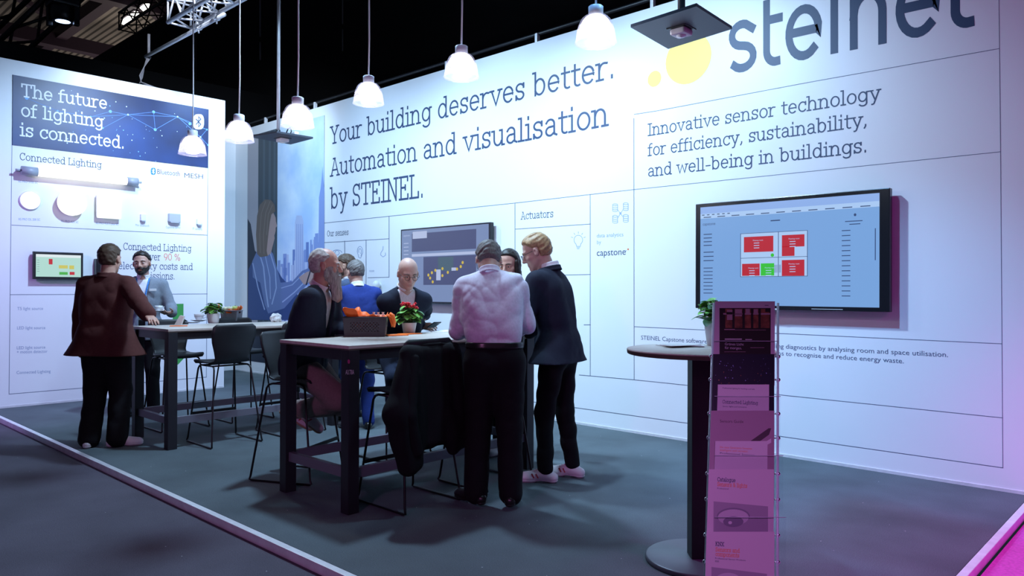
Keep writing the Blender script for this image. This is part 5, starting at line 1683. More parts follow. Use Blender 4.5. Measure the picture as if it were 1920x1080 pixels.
class Person:
    def __init__(self, label, x, y, yaw, H=1.80, z0=0.0, **k):
        self.s = H/1.8; s = self.s
        self.O = np.array([x, y, z0], float); a = math.radians(yaw)
        self.F = np.array([math.cos(a), math.sin(a), 0.]); self.L = np.array([-math.sin(a), math.cos(a), 0.]); self.U = np.array([0, 0, 1.])
        self.k = k
        self.root = thing('person', label, 'person', (x, y, z0))
        sit = k.get('sit'); fat = self.fat = k.get('fat', 1.0)
        lean = math.radians(k.get('lean', 2)); side = math.radians(k.get('side', 0)); tw = math.radians(k.get('twist', 0))
        pz = sit if sit else (.955*s-k.get('dip', 0))
        self.pel = self.W(k.get('pf', 0), k.get('pl', 0), pz)
        Fp, Lp = self.F, self.L
        # spine directions
        up1 = rotv(self.U, Lp, lean*.6); up1 = rotv(up1, Fp, -side*.6)
        up2 = rotv(self.U, Lp, lean); up2 = rotv(up2, Fp, -side)
        self.waist = self.pel+up1*.17*s; self.chest = self.waist+up2*.22*s; self.neck = self.chest+up2*.165*s
        self.up1, self.up2 = up1, up2
        self.Fc = nrm(rotv(Fp, self.U, tw)); self.Fc = nrm(self.Fc-up2*(self.Fc@up2)); self.Lc = np.cross(up2, self.Fc)
        sw = k.get('shw', .180)*s; drop = k.get('drop', .062)*s
        sf = k.get('shf', .0)*s
        self.sh = [self.neck-up2*drop+self.Lc*sg*sw+self.Fc*sf for sg in (1, -1)]
        self.ua, self.fa = .285*s, .255*s
        self.el, self.wr = [None]*2, [None]*2
        for i, sg in enumerate((1, -1)):
            tgt = k.get('wl' if i == 0 else 'wr', (.06, sg*.25, .80))
            t = np.asarray(tgt[1], float) if isinstance(tgt[0], str) else self.W(*tgt)
            h = k.get('hl' if i == 0 else 'hr', (-.5, sg*.6, -.5)); hv = self.F*h[0]+self.L*h[1]+self.U*h[2]
            self.el[i], self.wr[i] = ik(self.sh[i], t, self.ua, self.fa, hv)
        self.hip = [self.pel+self.L*sg*.088*s-self.U*.03*s for sg in (1, -1)]
        self.kn, self.an, self.toe = [None]*2, [None]*2, [None]*2
        for i, sg in enumerate((1, -1)):
            tgt = k.get('al' if i == 0 else 'ar', (0, sg*.11, .085)); t = np.asarray(tgt[1], float) if isinstance(tgt[0], str) else self.W(*tgt)
            h = k.get('kl' if i == 0 else 'kr', (1, sg*.1, 0)); hv = self.F*h[0]+self.L*h[1]+self.U*h[2]
            self.kn[i], self.an[i] = ik(self.hip[i], t, .425*s, .425*s, hv)
            td = k.get('tl' if i == 0 else 'tr', (1, sg*.25, 0)); self.toe[i] = nrm(self.F*td[0]+self.L*td[1]+self.U*td[2])
        # head
        hy, hp, hr = [math.radians(v) for v in k.get('head', (0, 0, 0))]
        fh = rotv(self.F, self.U, hy); lh = np.cross(self.U, fh); fh = rotv(fh, lh, hp); uh = np.cross(fh, lh); lh2 = rotv(lh, fh, hr); uh2 = np.cross(fh, lh2)
        self.hF, self.hL, self.hU = fh, lh2, uh2
        nb = self.neck+up2*.02*s+uh2*.045*s
        hs = self.hs = s*k.get('hsz', 1.07)
        self.hc = nb+uh2*.105*hs+fh*.022*hs+self.Fc*.01*s
        self.nb = nb

    def W(self, f, l, u): return self.O+self.F*f+self.L*l+self.U*u

    def Hd(self, f, l, u): return self.hc+(self.hF*f+self.hL*l+self.hU*u)*self.hs

    # ---- torso and limbs shared by body and clothes
    def torso(self, D, g=0.0, belly=True, hips=True):
        s = self.s; ft = self.fat; k = .06*s; sq = ft**.5
        D.cap(self.pel-self.U*.02*s-self.L*.055*s*ft, self.pel-self.U*.02*s+self.L*.055*s*ft, .110*s*ft+g, k=k, asp=.92, axis=self.F)
        wl = .048*s*ft+.012*(ft-1)
        D.cap(self.waist-self.L*wl, self.waist+self.L*wl, .101*s*ft+g, k=k, asp=.95, axis=self.F)
        mid = (self.waist+self.chest)*.5
        D.cap(mid-self.Lc*.062*s*ft, mid+self.Lc*.062*s*ft, .103*s*ft**.8+g, k=k, asp=.95, axis=self.Fc)
        D.cap(self.chest-self.Lc*.076*s*sq, self.chest+self.Lc*.076*s*sq, .102*s*sq+g, k=k, asp=.93, axis=self.Fc)
        up = self.chest+self.up2*.075*s
        D.cap(up-self.Lc*.088*s, up+self.Lc*.088*s, .074*s+g*.8, k=k, asp=.95, axis=self.Fc)
        nk = self.neck-self.up2*self.k.get('trap', .030)*s
        for i in (0, 1):
            D.cap(nk, self.sh[i], .048*s+g*.6, .050*s+g*.7, k=.05*s)

    def arm(self, D, i, g, r=(.062, .050, .038), end=1.0, k=.03):
        s = self.s
        D.cap(self.sh[i], self.el[i], r[0]*s+g, r[1]*s+g, k=.03*s)
        w = self.el[i]+(self.wr[i]-self.el[i])*end
        D.cap(self.el[i], w, r[1]*s*.98+g, r[2]*s+g, k=.025*s)

    def leg(self, D, i, g, r=(.088, .060, .045), end=1.0, k=.03):
        s = self.s
        D.cap(self.hip[i], self.kn[i], r[0]*s*self.fat**.6+g, r[1]*s+g, k=.04*s)
        a = self.kn[i]+(self.an[i]-self.kn[i])*end
        D.cap(self.kn[i], a, r[1]*s*.98+g, r[2]*s+g, k=.025*s)

    def bounds(self, pts, m): P = np.array(pts); return P.min(0)-m, P.max(0)+m

    # ---- the body itself
    def body(self, sk='fair', hands=(True, True), h=.0065):
        s = self.s; k = self.k
        allp = [self.hc, self.pel, *self.sh, *self.el, *self.wr, *self.kn, *self.an]
        D = Field(*self.bounds(allp, .24*s), h/RES)
        self.torso(D, -.012*s)
        for i in (0, 1):
            self.arm(D, i, -.010*s, (.056, .046, .032))
            self.leg(D, i, -.012*s, (.088, .060, .046))
            d = nrm(self.toe[i]); D.cap(self.an[i]-d*.01, self.an[i]+d*.13*s-self.foot_up(i)*.045*s, .036*s, .026*s, k=.02)
        # neck and head
        D.cap(self.neck-self.up2*.02*s, self.Hd(-.022, 0, -.05), .060*s, .056*self.hs, k=.035)
        hs = self.hs; B = [self.hL, self.hF, self.hU]
        fw = k.get('face', 1.0)
        D.ell(self.Hd(-.012, 0, .032), np.array([.0755, .096, .088])*hs, B, k=.01)
        D.ell(self.Hd(.022, 0, -.040), np.array([.058*fw, .068, .074])*hs, B, k=.03*hs)
        for sg in (1, -1):
            D.cap(self.Hd(.000, sg*.050*fw, -.050), self.Hd(.062, sg*.014, -.098), .020*hs, .018*hs, k=.022*hs)
            D.ell(self.Hd(.055, sg*.040*fw, -.028), np.array([.022, .026, .020])*hs, B, k=.02*hs)
            D.cap(self.Hd(.080, sg*.012, .022), self.Hd(.066, sg*.044, .020), .0105*hs, .010*hs, k=.014*hs)
            D.ell(self.Hd(.098, sg*.031, .001), np.array([.017, .022, .0125])*hs, B, k=.012*hs, op='s')
            D.ell(self.Hd(.074, sg*.031, .000), np.array([.0155, .0145, .0125])*hs, B, k=.004*hs)
        D.cap(self.Hd(.084, 0, .012), self.Hd(.108, 0, -.030), .0085*hs, .0125*hs, k=.012*hs)
        for sg in (1, -1): D.ell(self.Hd(.095, sg*.011, -.036), np.array([.0085, .011, .0075])*hs, B, k=.006*hs)
        D.cap(self.Hd(.084, -.016, -.064), self.Hd(.084, .016, -.064), .0075*hs, k=.008*hs)
        D.cap(self.Hd(.083, -.013, -.074), self.Hd(.083, .013, -.074), .0078*hs, k=.008*hs)
        D.cap(self.Hd(.096, -.018, -.069), self.Hd(.096, .018, -.069), .003*hs, k=.004*hs, op='s')
        D.ell(self.Hd(.072, 0, -.101), np.array([.020, .018, .017])*hs, B, k=.02*hs)
        for sg in (1, -1):
            fr = nrm(self.hL*sg-self.hF*.35)
            Be = [fr, np.cross(self.hU, fr), self.hU]
            D.ell(self.Hd(-.006, sg*.079, -.008), np.array([.010, .019, .031])*hs, Be, k=.008*hs)
            D.ell(self.Hd(.000, sg*.089, -.004), np.array([.006, .010, .018])*hs, Be, k=.004*hs, op='s')
        for i in (0, 1):
            if hands[i]: self.hand(D, i)
        V, F = D.mesh()
        C = V[F].mean(1)-self.hc; f, l, u = (C@self.hF)/hs, (C@self.hL)/hs, (C@self.hU)/hs
        mi = ((f > .074) & (f > .079) & (np.abs(l) < .0215-.7*np.abs(u+.069)) & (u > -.081) & (u < -.058)).astype(int)
        mesh_obj('body', V, F, skin(sk), self.root, mi)
        ew = mat('eye_white', (.42, .38, .37), .35); iris = mat('iris_dark', (.05, .035, .025), .15)
        for sg in (1, -1):
            mb = MB(); c = Vector(self.Hd(.0775, sg*.031, .000)); q = Matrix((self.hL, self.hF, self.hU)).transposed()
            mb.sphere(c, .0125*hs, ew, 14, 10, (1.05, 1, .50), q); mb.sphere(Vector(self.Hd(.0845, sg*.031+.001, -.001)), .0072*hs, iris, 10, 8, (1, .8, .85), q)
            mb.build('eye', self.root)
        self.brow_m = None

    def foot_up(self, i):
        d = nrm(self.toe[i]); u = self.U-d*(self.U@d); return nrm(u) if np.linalg.norm(u) > .2 else nrm(self.F)

    def hand(self, D, i, curl=None):
        s = self.s*1.0; k = self.k
        spec = k.get('handl' if i == 0 else 'handr')
        fd = nrm(self.wr[i]-self.el[i])
        if spec is None: spec = {}
        if 'dir' in spec: v = spec['dir']; fd = nrm(self.F*v[0]+self.L*v[1]+self.U*v[2])
        pn = spec.get('palm', (0, -1 if i == 0 else 1, -.2)); pn = self.F*pn[0]+self.L*pn[1]+self.U*pn[2]; pn = nrm(pn-fd*(pn@fd))
        sd = np.cross(pn, fd)*(1 if i == 0 else -1)   # towards the thumb
        cu = spec.get('curl', .45)
        w = self.wr[i]; D.cap(self.wr[i]-fd*.03*s, w+fd*.02*s, .026*s, .024*s, k=.02, asp=.8, axis=pn)
        pc = w+fd*.055*s
        D.cap(pc-sd*.022*s-fd*.025*s, pc-sd*.026*s+fd*.028*s, .017*s, k=.014, asp=.85, axis=pn)
        D.cap(pc+sd*.020*s-fd*.025*s, pc+sd*.024*s+fd*.030*s, .018*s, k=.014, asp=.85, axis=pn)
        D.cap(pc-fd*.02*s, pc+fd*.028*s, .017*s, k=.014)
        for j, (o, L) in enumerate(((.030, .070), (.010, .080), (-.010, .074), (-.029, .058))):
            b = pc+fd*.034*s+sd*o*s; an = 0; L *= s; p = b
            spread = sd*(.06*(1.5-j))
            for q, fr in enumerate((.45, .31, .24)):
                an += cu*(.7, 1.0, .8)[q]*(1+.08*j)
                dv = nrm((fd+spread)*math.cos(an)+pn*math.sin(an)); e = p+dv*L*fr
                D.cap(p, e, (.0092-.0008*q)*s, (.0086-.0009*q)*s, k=.004); p = e
        b = w+fd*.022*s+sd*.024*s+pn*.006*s
        t1 = b+nrm(sd*.75+fd*.7+pn*.35)*.045*s; t2 = t1+nrm(sd*.25+fd*.9+pn*.45)*.030*s; t3 = t2+nrm(fd*.9+pn*.5)*.022*s
        D.cap(b, t1, .0135*s, .0105*s, k=.010); D.cap(t1, t2, .0102*s, .0092*s, k=.004); D.cap(t2, t3, .0092*s, .0078*s, k=.004)

    # ---- clothes
    def wrinkle(self, D, amp, freq=1.0, seed=0, stretch=(1, 1, .5)):
        """creased folds: ridged waves, strongest about elbows and waist"""
        X, Y, Z = D.grid(); R = random.Random(seed); c = self.chest
        lf = self.local(D); u, f, l = lf(self.up2), lf(self.F), lf(self.L)
        w = 0
        for q in range(6):
            a = R.uniform(0, 6.28); sg = 1 if q % 2 else -1
            ph = u*np.float32(R.uniform(16, 34)*freq)+sg*np.abs(l+R.uniform(-.05, .05))*np.float32(R.uniform(10, 26)*freq)+f*np.float32(R.uniform(-14, 14)*freq)+a
            ph = ph+1.1*np.sin(l*np.float32(13*freq)+u*np.float32(R.uniform(4, 10))+a*2)+.9*np.sin(u*np.float32(17*freq)-f*9+a*3)
            gate = .5+.5*np.sin(u*np.float32(R.uniform(5, 11))+l*np.float32(R.uniform(-11, 11))+f*np.float32(R.uniform(-9, 9))+a*1.7)
            w = w+(1-2*np.abs(np.sin(ph*.5))**.8)*gate*.6
        D.d = (D.d+amp*w).astype(np.float32)

    def local(self, D):
        X, Y, Z = D.grid()
        c = self.chest
        return lambda v: (X-np.float32(c[0]))*np.float32(v[0])+(Y-np.float32(c[1]))*np.float32(v[1])+(Z-np.float32(c[2]))*np.float32(v[2])

    def upper(self, name, m, g, sleeve=1.0, hem=None, flare=0.0, vopen=None, wr=.004, seed=1, r=(.058, .052, .044), collar=None, h=.0075, skirt=0, cut_arm=True, wfreq=1.0, vwid=.075, vent=False):
        """jacket or shirt: torso plus sleeves, cut at the hem, opened in front"""
        s = self.s
        pts = [self.pel, self.neck, *self.sh, *self.el, *self.wr]
        lo, hi = self.bounds(pts, .20*s); lo[2] -= skirt
        D = Field(lo, hi, h/RES)
        self.torso(D, g)
        if skirt:
            p0 = self.pel+self.U*.02; ft = self.fat
            D.cap(p0-self.L*.055*s*ft, p0+self.L*.055*s*ft, .118*s*ft+g, k=.05, asp=.9, axis=self.F)
            q = self.pel-self.U*(skirt+.05)
            for sg in (-1, 0, 1):
                D.cap(p0+self.L*sg*.05*s*ft, q+self.L*sg*(.06+flare*.6)*s*ft, .112*s*ft+g, (.115+flare*.4)*s*ft+g, k=.05, asp=.9, axis=self.F)
        if sleeve > 0:
            for i in (0, 1): self.arm(D, i, g*.55, r, sleeve)
        # neck opening
        D.cap(self.neck+self.up2*.015*s, self.Hd(-.01, 0, -.06), .053*s, .060*s, k=.01, op='s')
        if wr: self.wrinkle(D, wr, wfreq, seed)
        lf = self.local(D); u, f, l = lf(self.up2), lf(self.Fc), lf(self.Lc)
        if vopen is not None:
            ub = vopen*s
            w = np.clip((u-ub)*(vwid*s/(.19*s-ub)), -.02, .12)
            if vopen < -.3: w = np.clip(w, .035, .12)
            lap = np.where((f > 0), np.exp(-((np.abs(l)-w-.012)/.016)**2)*.006, 0)
            D.d -= lap.astype(np.float32)
            wedge = np.maximum(np.abs(l)-w, -f+.02)
            D.d = np.maximum(D.d, -wedge.astype(np.float32))
        if hem is not None:
            lw = self.local(D)(self.U); hz = hem-(self.chest[2])
            D.cut((hz-lw))
        V, F = D.mesh()
        o = mesh_obj(name, V, F, [m], self.root)
        return o

    def collar(self, name, m, r=.066, hgt=.022, th=.009, tilt=.25, front=True, dz=0.0):
        s = self.s; c = self.neck+self.up2*(.030+self.k.get('colup', 0)+dz)*s-self.Fc*.004; ax = nrm(self.up2*1-self.Fc*-tilt*.6 if False else self.up2+self.Fc*tilt)
        D = Field(c-.14, c+.14, .005/RES)
        X, Y, Z = D.grid()
        dot = lambda v: (X-np.float32(c[0]))*np.float32(v[0])+(Y-np.float32(c[1]))*np.float32(v[1])+(Z-np.float32(c[2]))*np.float32(v[2])
        a = dot(ax); F2 = nrm(self.Fc-ax*(self.Fc@ax)); L2 = np.cross(ax, F2)
        x, y = dot(F2), dot(L2); R = np.sqrt((x*.92)**2+y**2)
        d = np.sqrt((R-(r*s)-.25*np.clip(-a, 0, .05))**2+(np.maximum(np.abs(a)-hgt, 0))**2)-th*.5
        if front:
            gap = np.maximum(np.abs(y)-(.012+np.clip(.02-a, 0, .1)*.45), -x); d = np.maximum(d, -gap)
        D.d = np.broadcast_to(d, D.d.shape).astype(np.float32).copy()
        V, F = D.mesh(); return mesh_obj(name, V, F, [m], self.root)

    def trousers(self, m, g=.010, r=(.094, .068, .058), end=1.02, wr=.004, seed=2, top=None, h=.0075, name='trousers', crotch=True):
        s = self.s
        D = Field(*self.bounds([self.pel+self.U*.05, *self.hip, *self.kn, *self.an], .19*s*self.fat), h/RES)
        ft = self.fat
        D.cap(self.pel-self.U*.03*s-self.L*.055*s*ft, self.pel-self.U*.03*s+self.L*.055*s*ft, .116*s*ft+g*.5, k=.05, asp=.92, axis=self.F)
        D.cap(self.pel+self.up1*.10*s-self.L*.05*s*ft, self.pel+self.up1*.10*s+self.L*.05*s*ft, .104*s*ft+g*.5, k=.05, asp=.95, axis=self.F)
        for i in (0, 1): self.leg(D, i, g*.6, r, end)
        if wr: self.wrinkle(D, wr, 1.0, seed, (1, 1, .8))
        lw = self.local(D)
        zt = (top if top is not None else self.pel[2]+.10*s)-self.chest[2]
        D.cut(lw(self.U)-zt)
        V, F = D.mesh(); return mesh_obj(name, V, F, [m], self.root)

    def belt(self, m, z, g=.014):
        s = self.s; ft = self.fat
        D = Field(*self.bounds([self.pel+self.up1*.1*s], .22*s*ft), .006/RES)
        D.cap(self.pel-self.U*.03*s-self.L*.055*s*ft, self.pel-self.U*.03*s+self.L*.055*s*ft, .116*s*ft+g, k=.05, asp=.92, axis=self.F)
        D.cap(self.pel+self.up1*.10*s-self.L*.05*s*ft, self.pel+self.up1*.10*s+self.L*.05*s*ft, .104*s*ft+g, k=.05, asp=.95, axis=self.F)
        lw = self.local(D)(self.U); D.cut(np.abs(lw-(z-self.chest[2]))-.02)
        V, F = D.mesh(); return mesh_obj('belt', V, F, [m], self.root)

    def shoes(self, up, sole, Lf=.27, high=.07, accent=None):
        s = self.s
        for i in (0, 1):
            d = nrm(self.toe[i]); u = self.foot_up(i); sd = np.cross(u, d)
            heel = self.an[i]-d*.055*s-u*.045*s; toe = self.an[i]+d*(Lf-.075)*s-u*.050*s
            D = Field(*self.bounds([heel, toe, self.an[i]], .085), .0055/RES)
            D.cap(heel, self.an[i]-u*.02+d*.02, .038*s, .040*s, k=.03)
            D.cap(self.an[i]-u*.02, toe-d*.03*s+sd*0, .042*s, .036*s, k=.03)
            D.cap(toe-d*.09*s-u*.004, toe-d*.025*s, .043*s, .038*s, k=.02, asp=.75, axis=u)
            X, Y, Z = D.grid(); a = self.an[i]
            hu = (X-np.float32(a[0]))*np.float32(u[0])+(Y-np.float32(a[1]))*np.float32(u[1])+(Z-np.float32(a[2]))*np.float32(u[2])
            E = D.d.copy()
            D.cut(np.maximum(-.066*s-hu, hu-.02)); V, F = D.mesh(); o = mesh_obj('shoe', V, F, [up], self.root)
            D.d = E-np.float32(.004); D.cut(np.maximum(-.084*s-hu, hu+.062*s)); V, F = D.mesh(); mesh_obj('sole', V, F, [sole], o)
            if accent is not None:
                for q in (-1, 1):
                    for e in (0, 1):
                        c = a+d*(.055+.03*e)*s+sd*q*.0405*s-u*.03
                        mb = MB(); mb.box(Vector(c), (.010, .006, .036), accent, rot=Matrix((d, sd, u)).transposed() @ Matrix.Rotation(.5, 3, 'Y'))
                        mb.build('stripe', o)
                mb = MB()
                for e in range(4):
                    c = a+d*(.035+.022*e)*s+u*(.022-.010*e); mb.tube([c-sd*.022, c+u*.004, c+sd*.022], .003, accent if e > 9 else up, 6)
                mb.build('laces', o)

    def hair(self, m, line=.045, back=-.055, g=.012, rough=.0022, seed=3, temple=.0, top=True, fwd=.0, parts=None, fringe=0.0, bald=None, soft=.022):
        hs = self.hs; B = [self.hL, self.hF, self.hU]
        lo, hi = self.bounds([self.hc], .17*hs)
        if parts: lo, hi = self.bounds([self.hc, *[p for q in parts for p in q[:2]]], .17*hs)
        D = Field(lo, hi, .0048/RES)
        D.ell(self.Hd(-.012, 0, .032), (np.array([.0755, .096, .088])+g)*hs, B, k=.0)
        D.ell(self.Hd(-.03, 0, -.02), (np.array([.067, .070, .07])+g*.7)*hs, B, k=.02)
        if fringe: D.ell(self.Hd(.05, 0, .10), np.array([.06, .05, .022+fringe])*hs, B, k=.03)
        X, Y, Z = D.grid(); c = self.hc
        dot = lambda v: ((X-np.float32(c[0]))*np.float32(v[0])+(Y-np.float32(c[1]))*np.float32(v[1])+(Z-np.float32(c[2]))*np.float32(v[2]))/np.float32(hs)
        f, l, u = dot(self.hF), dot(self.hL), dot(self.hU)
        # keep the cap above the hairline, and the back and sides behind the ears
        keep = np.minimum((line+np.clip(f-.05, 0, .1)*.35)-u, np.maximum(f-(-.012+fwd)-np.clip(u-.01, 0, .1)*.9, back-u))
        if bald: keep = np.maximum(keep, u-bald) if not isinstance(bald, tuple) else np.maximum(keep, f+bald[0]*u-bald[1]-np.clip(np.abs(l)-.045, 0, .1)*1.5)
        keep = np.maximum(keep, -np.maximum(np.maximum(np.abs(u+.008)-.030, np.abs(f+.004)-.021), .06-np.abs(l)))
        t = np.clip(-keep/np.float32(soft), 0, 1)
        D.d = (D.d+hs*((1-t*(2-t))*(g+.005)+np.clip(keep, 0, .05)*1.5)).astype(np.float32)
        if parts:
            for a, b, ra, rb in parts: D.cap(a, b, ra, rb, k=.03)
        if rough:
            R = random.Random(seed); w = 0
            for q in range(6):
                a = R.uniform(0, 6.28); fx, fy, fz = [R.uniform(-1, 1)*190 for j in range(3)]; w = w+np.sin(X*fx+Y*fy+Z*fz+a+1.5*np.sin(Z*40+a))*.45
            D.d += (rough*w).astype(np.float32)
        V, F = D.mesh(); mesh_obj('hair', V, F, [m], self.root)
        mb = MB()
        if not self.k.get('nobrow'):
            for sg in (1, -1):
                mb.tube([self.Hd(.0925, sg*.014, .019), self.Hd(.089, sg*.032, .024), self.Hd(.071, sg*.052, .017)], [.003*hs, .0042*hs, .002*hs], m, 6)
            mb.build('eyebrows', self.root)

    def beard(self, m, long=0.0, g=.006, top=-.045, seed=5):
        hs = self.hs; B = [self.hL, self.hF, self.hU]; fw = self.k.get('face', 1.0)
        lo, hi = self.bounds([self.hc, self.Hd(.06, 0, -.12-long)], .13*hs)
        D = Field(lo, hi, .0048/RES)
        D.ell(self.Hd(.022, 0, -.040), (np.array([.058*fw, .068, .074])+g)*hs, B, k=.0)
        for sg in (1, -1): D.cap(self.Hd(.000, sg*.050*fw, -.050), self.Hd(.062, sg*.014, -.098), (.021+g)*hs, (.019+g)*hs, k=.02*hs)
        D.ell(self.Hd(.072, 0, -.101), (np.array([.020, .018, .017])+g)*hs, B, k=.02*hs)
        X, Y, Z = D.grid(); c = self.hc
        dot = lambda v: ((X-np.float32(c[0]))*np.float32(v[0])+(Y-np.float32(c[1]))*np.float32(v[1])+(Z-np.float32(c[2]))*np.float32(v[2]))/np.float32(hs)
        f, l, u = dot(self.hF), dot(self.hL), dot(self.hU)
        keep = np.maximum(u-np.where(np.abs(l) > .038, top+.045, top), .002-f)
        D.cut(keep*hs)
        D.ell(self.Hd(.098, 0, -.070), np.array([.016, .020, .005])*hs, B, k=.004, op='s')
        D.cap(self.Hd(.095, -.024, -.062), self.Hd(.101, 0, -.053), .006*hs, k=.005); D.cap(self.Hd(.095, .024, -.062), self.Hd(.101, 0, -.053), .006*hs, k=.005)
        if long:
            for (l0, f0, r0) in ((0, .074, .034), (.020, .058, .031), (-.020, .058, .031)):
                D.cap(self.Hd(f0, l0, -.085), self.Hd(f0+.022, l0*.75, -.10-long), r0*hs, .026*hs, k=.02)
        R = random.Random(seed); w = 0
        for q in range(6):
            a = R.uniform(0, 6.28); fx, fy, fz = [R.uniform(-1, 1)*170*(1 if j < 2 else .35) for j in range(3)]; w = w+np.sin(X*fx+Y*fy+Z*fz+a)*.4
        D.d += ((.004 if long else .002)*w).astype(np.float32)
        V, F = D.mesh(); mesh_obj('beard', V, F, [m], self.root)

    def glasses(self, m, r=.021, round_=True):
        mb = MB(); hs = self.hs
        for sg in (1, -1):
            n = 24; pts = [self.Hd(.104-.35*abs(math.cos(2*PI*k/n)*r)*0, sg*.032+r*math.cos(2*PI*k/n), -.003+r*(.92 if round_ else .75)*math.sin(2*PI*k/n)) for k in range(n)]
            mb.tube(pts, .0019*hs, m, 6, closed=True)
            mb.tube([self.Hd(.104, sg*(.032+r), .003), self.Hd(.09, sg*.070, .006), self.Hd(.0, sg*.083, .006), self.Hd(-.02, sg*.082, -.012)], .0018*hs, m, 6)
        mb.tube([self.Hd(.104, -.011, .003), self.Hd(.107, 0, .006), self.Hd(.104, .011, .003)], .0018*hs, m, 6)
        mb.build('glasses', self.root)
# ------------------------------------------------------------------ the nine people
navy = fabric('navy', (.014, .019, .036)); navy2 = fabric('navy_warm', (.017, .021, .038)); black_c = fabric('black', (.007, .007, .009)); maroon = fabric('maroon', (.085, .028, .026))
royal = fabric('royal', (.020, .040, .20)); greyb = fabric('grey_blazer', (.22, .25, .30)); slate = fabric('slate', (.06, .085, .15)); khaki = fabric('khaki', (.23, .18, .165)); dkblue = fabric('dark_blue', (.016, .024, .055))
shirt_w = fabric('white_shirt', (.78, .79, .84), .7, .05); shirt_l = fabric('lilac_shirt', (.74, .71, .84), .7, .05); shirt_p = fabric('pale_pink', (.62, .52, .58), .7, .05)
leather = mat('black_leather', (.012, .011, .011), .3); sole_w = mat('white_sole', (.70, .68, .72), .5); snk = mat('white_sneaker', (.76, .74, .78), .5, bump=.1, bscale=90); snk2 = mat('grey_sneaker', (.66, .58, .63), .6); gum = mat('gum_sole', (.40, .22, .14), .5); chev = mat('chevron_red', (.40, .05, .06), .5)
h_brown = mat('hair_brown', (.075, .048, .032), .55, noise=.3, nscale=90, spec=.3); h_dark = mat('hair_dark', (.020, .015, .013), .5, noise=.3, nscale=90, spec=.3); h_grey = mat('hair_grey', (.13, .115, .11), .6, noise=.4, nscale=90); h_white = mat('hair_white', (.40, .37, .35), .7, noise=.3, nscale=90)
h_blond = mat('hair_blond', (.36, .23, .11), .55, noise=.35, nscale=70); h_stub = mat('hair_cropped', (.10, .075, .06), .7, noise=.3, nscale=120); specs = mat('spectacle_frame', (.015, .013, .012), .3)

# man in the maroon jacket, seen from behind
P = Person('person in a maroon jacket and white sneakers, back turned, at the left table', -7.48, 2.47, 128, 1.85, trap=.008, fat=1.28, lean=2, head=(2, 4, 0), shw=.195, wl=(.10, .33, .84), wr=('w', on_z(293, 612, 1.13)), hr=(-.2, -.35, -1), hl=(-.6, .7, -.2),
           al=(-.05, .12, .085), ar=(.0, -.12, .085), tl=(1, .3, 0), tr=(.55, -.85, 0), handr=dict(palm=(0, 0, -1), curl=.15))
P.body('fair', (True, True)); P.upper('jacket', maroon, .024, sleeve=.95, hem=P.pel[2]-.14, skirt=.16, flare=.10, vopen=-.05, wr=.0035, seed=3, r=(.066, .060, .052))
P.collar('jacket_collar', maroon, .074, .018, .012, .1, dz=-.012); P.trousers(black_c, .022, (.100, .080, .074), wr=.004, seed=4); P.shoes(snk, sole_w); P.hair(h_brown, .060, -.062, .012, seed=2)

# man with the lanyard
P = Person('person in a grey blazer with a blue lanyard holding a cup and saucer', -9.10, 3.41, -28, 1.87, lean=0, head=(-6, 2, 4), wl=(.27, .33, 1.18), wr=(.33, .07, 1.17), hl=(-.7, .15, -.5), hr=(-.3, -.7, -.5),
           handl=dict(dir=(.8, -.55, 0), palm=(0, -.2, 1), curl=.3), handr=dict(dir=(.8, .55, 0), palm=(0, .2, 1), curl=.3), fat=1.03)
P.body('fair'); P.upper('shirt', shirt_w, .004, sleeve=0, hem=P.pel[2]+.02, wr=.002, seed=5); P.upper('jacket', greyb, .018, sleeve=.96, hem=P.pel[2]-.13, skirt=.14, flare=.03, vopen=-.45, wr=.003, seed=6)
P.collar('shirt_collar', shirt_w, .064, .022, .009, .2); P.trousers(black_c, .010, (.094, .068, .060), seed=7); P.shoes(leather, leather); P.hair(h_dark, .068, -.05, .012, seed=4, fwd=.014); P.beard(h_dark, 0, .004)
lan = mat('blue_lanyard', (.03, .22, .62), .5, noise=.6, nscale=90); badge = mat('badge_card', (.80, .80, .82), .4)
mb = MB(); ch = lambda f, l, u: P.chest+P.Fc*f+P.Lc*l+P.up2*u
for sg in (1, -1):
    mb.tube([ch(-.02, sg*.06, .20), ch(.06, sg*.066, .165), ch(.115, sg*.055, .08), ch(.125, sg*.028, -.06), ch(.128, .004, -.16)], .0085, lan, 6)
mb.tube([ch(.128, .004, -.15), ch(.13, .004, -.22)], .007, lan, 6); mb.build('lanyard', P.root)
mb = MB(); q = Matrix((P.Lc, P.Fc, P.up2)).transposed(); mb.box(Vector(ch(.137, .115, .045)), (.075, .008, .028), badge, rot=q, bevel=.002); mb.build('name_badge', P.root)
cup('white cup on a saucer held by the man with the lanyard', Vector(P.W(.37, .205, 1.195)), True, 1.0)

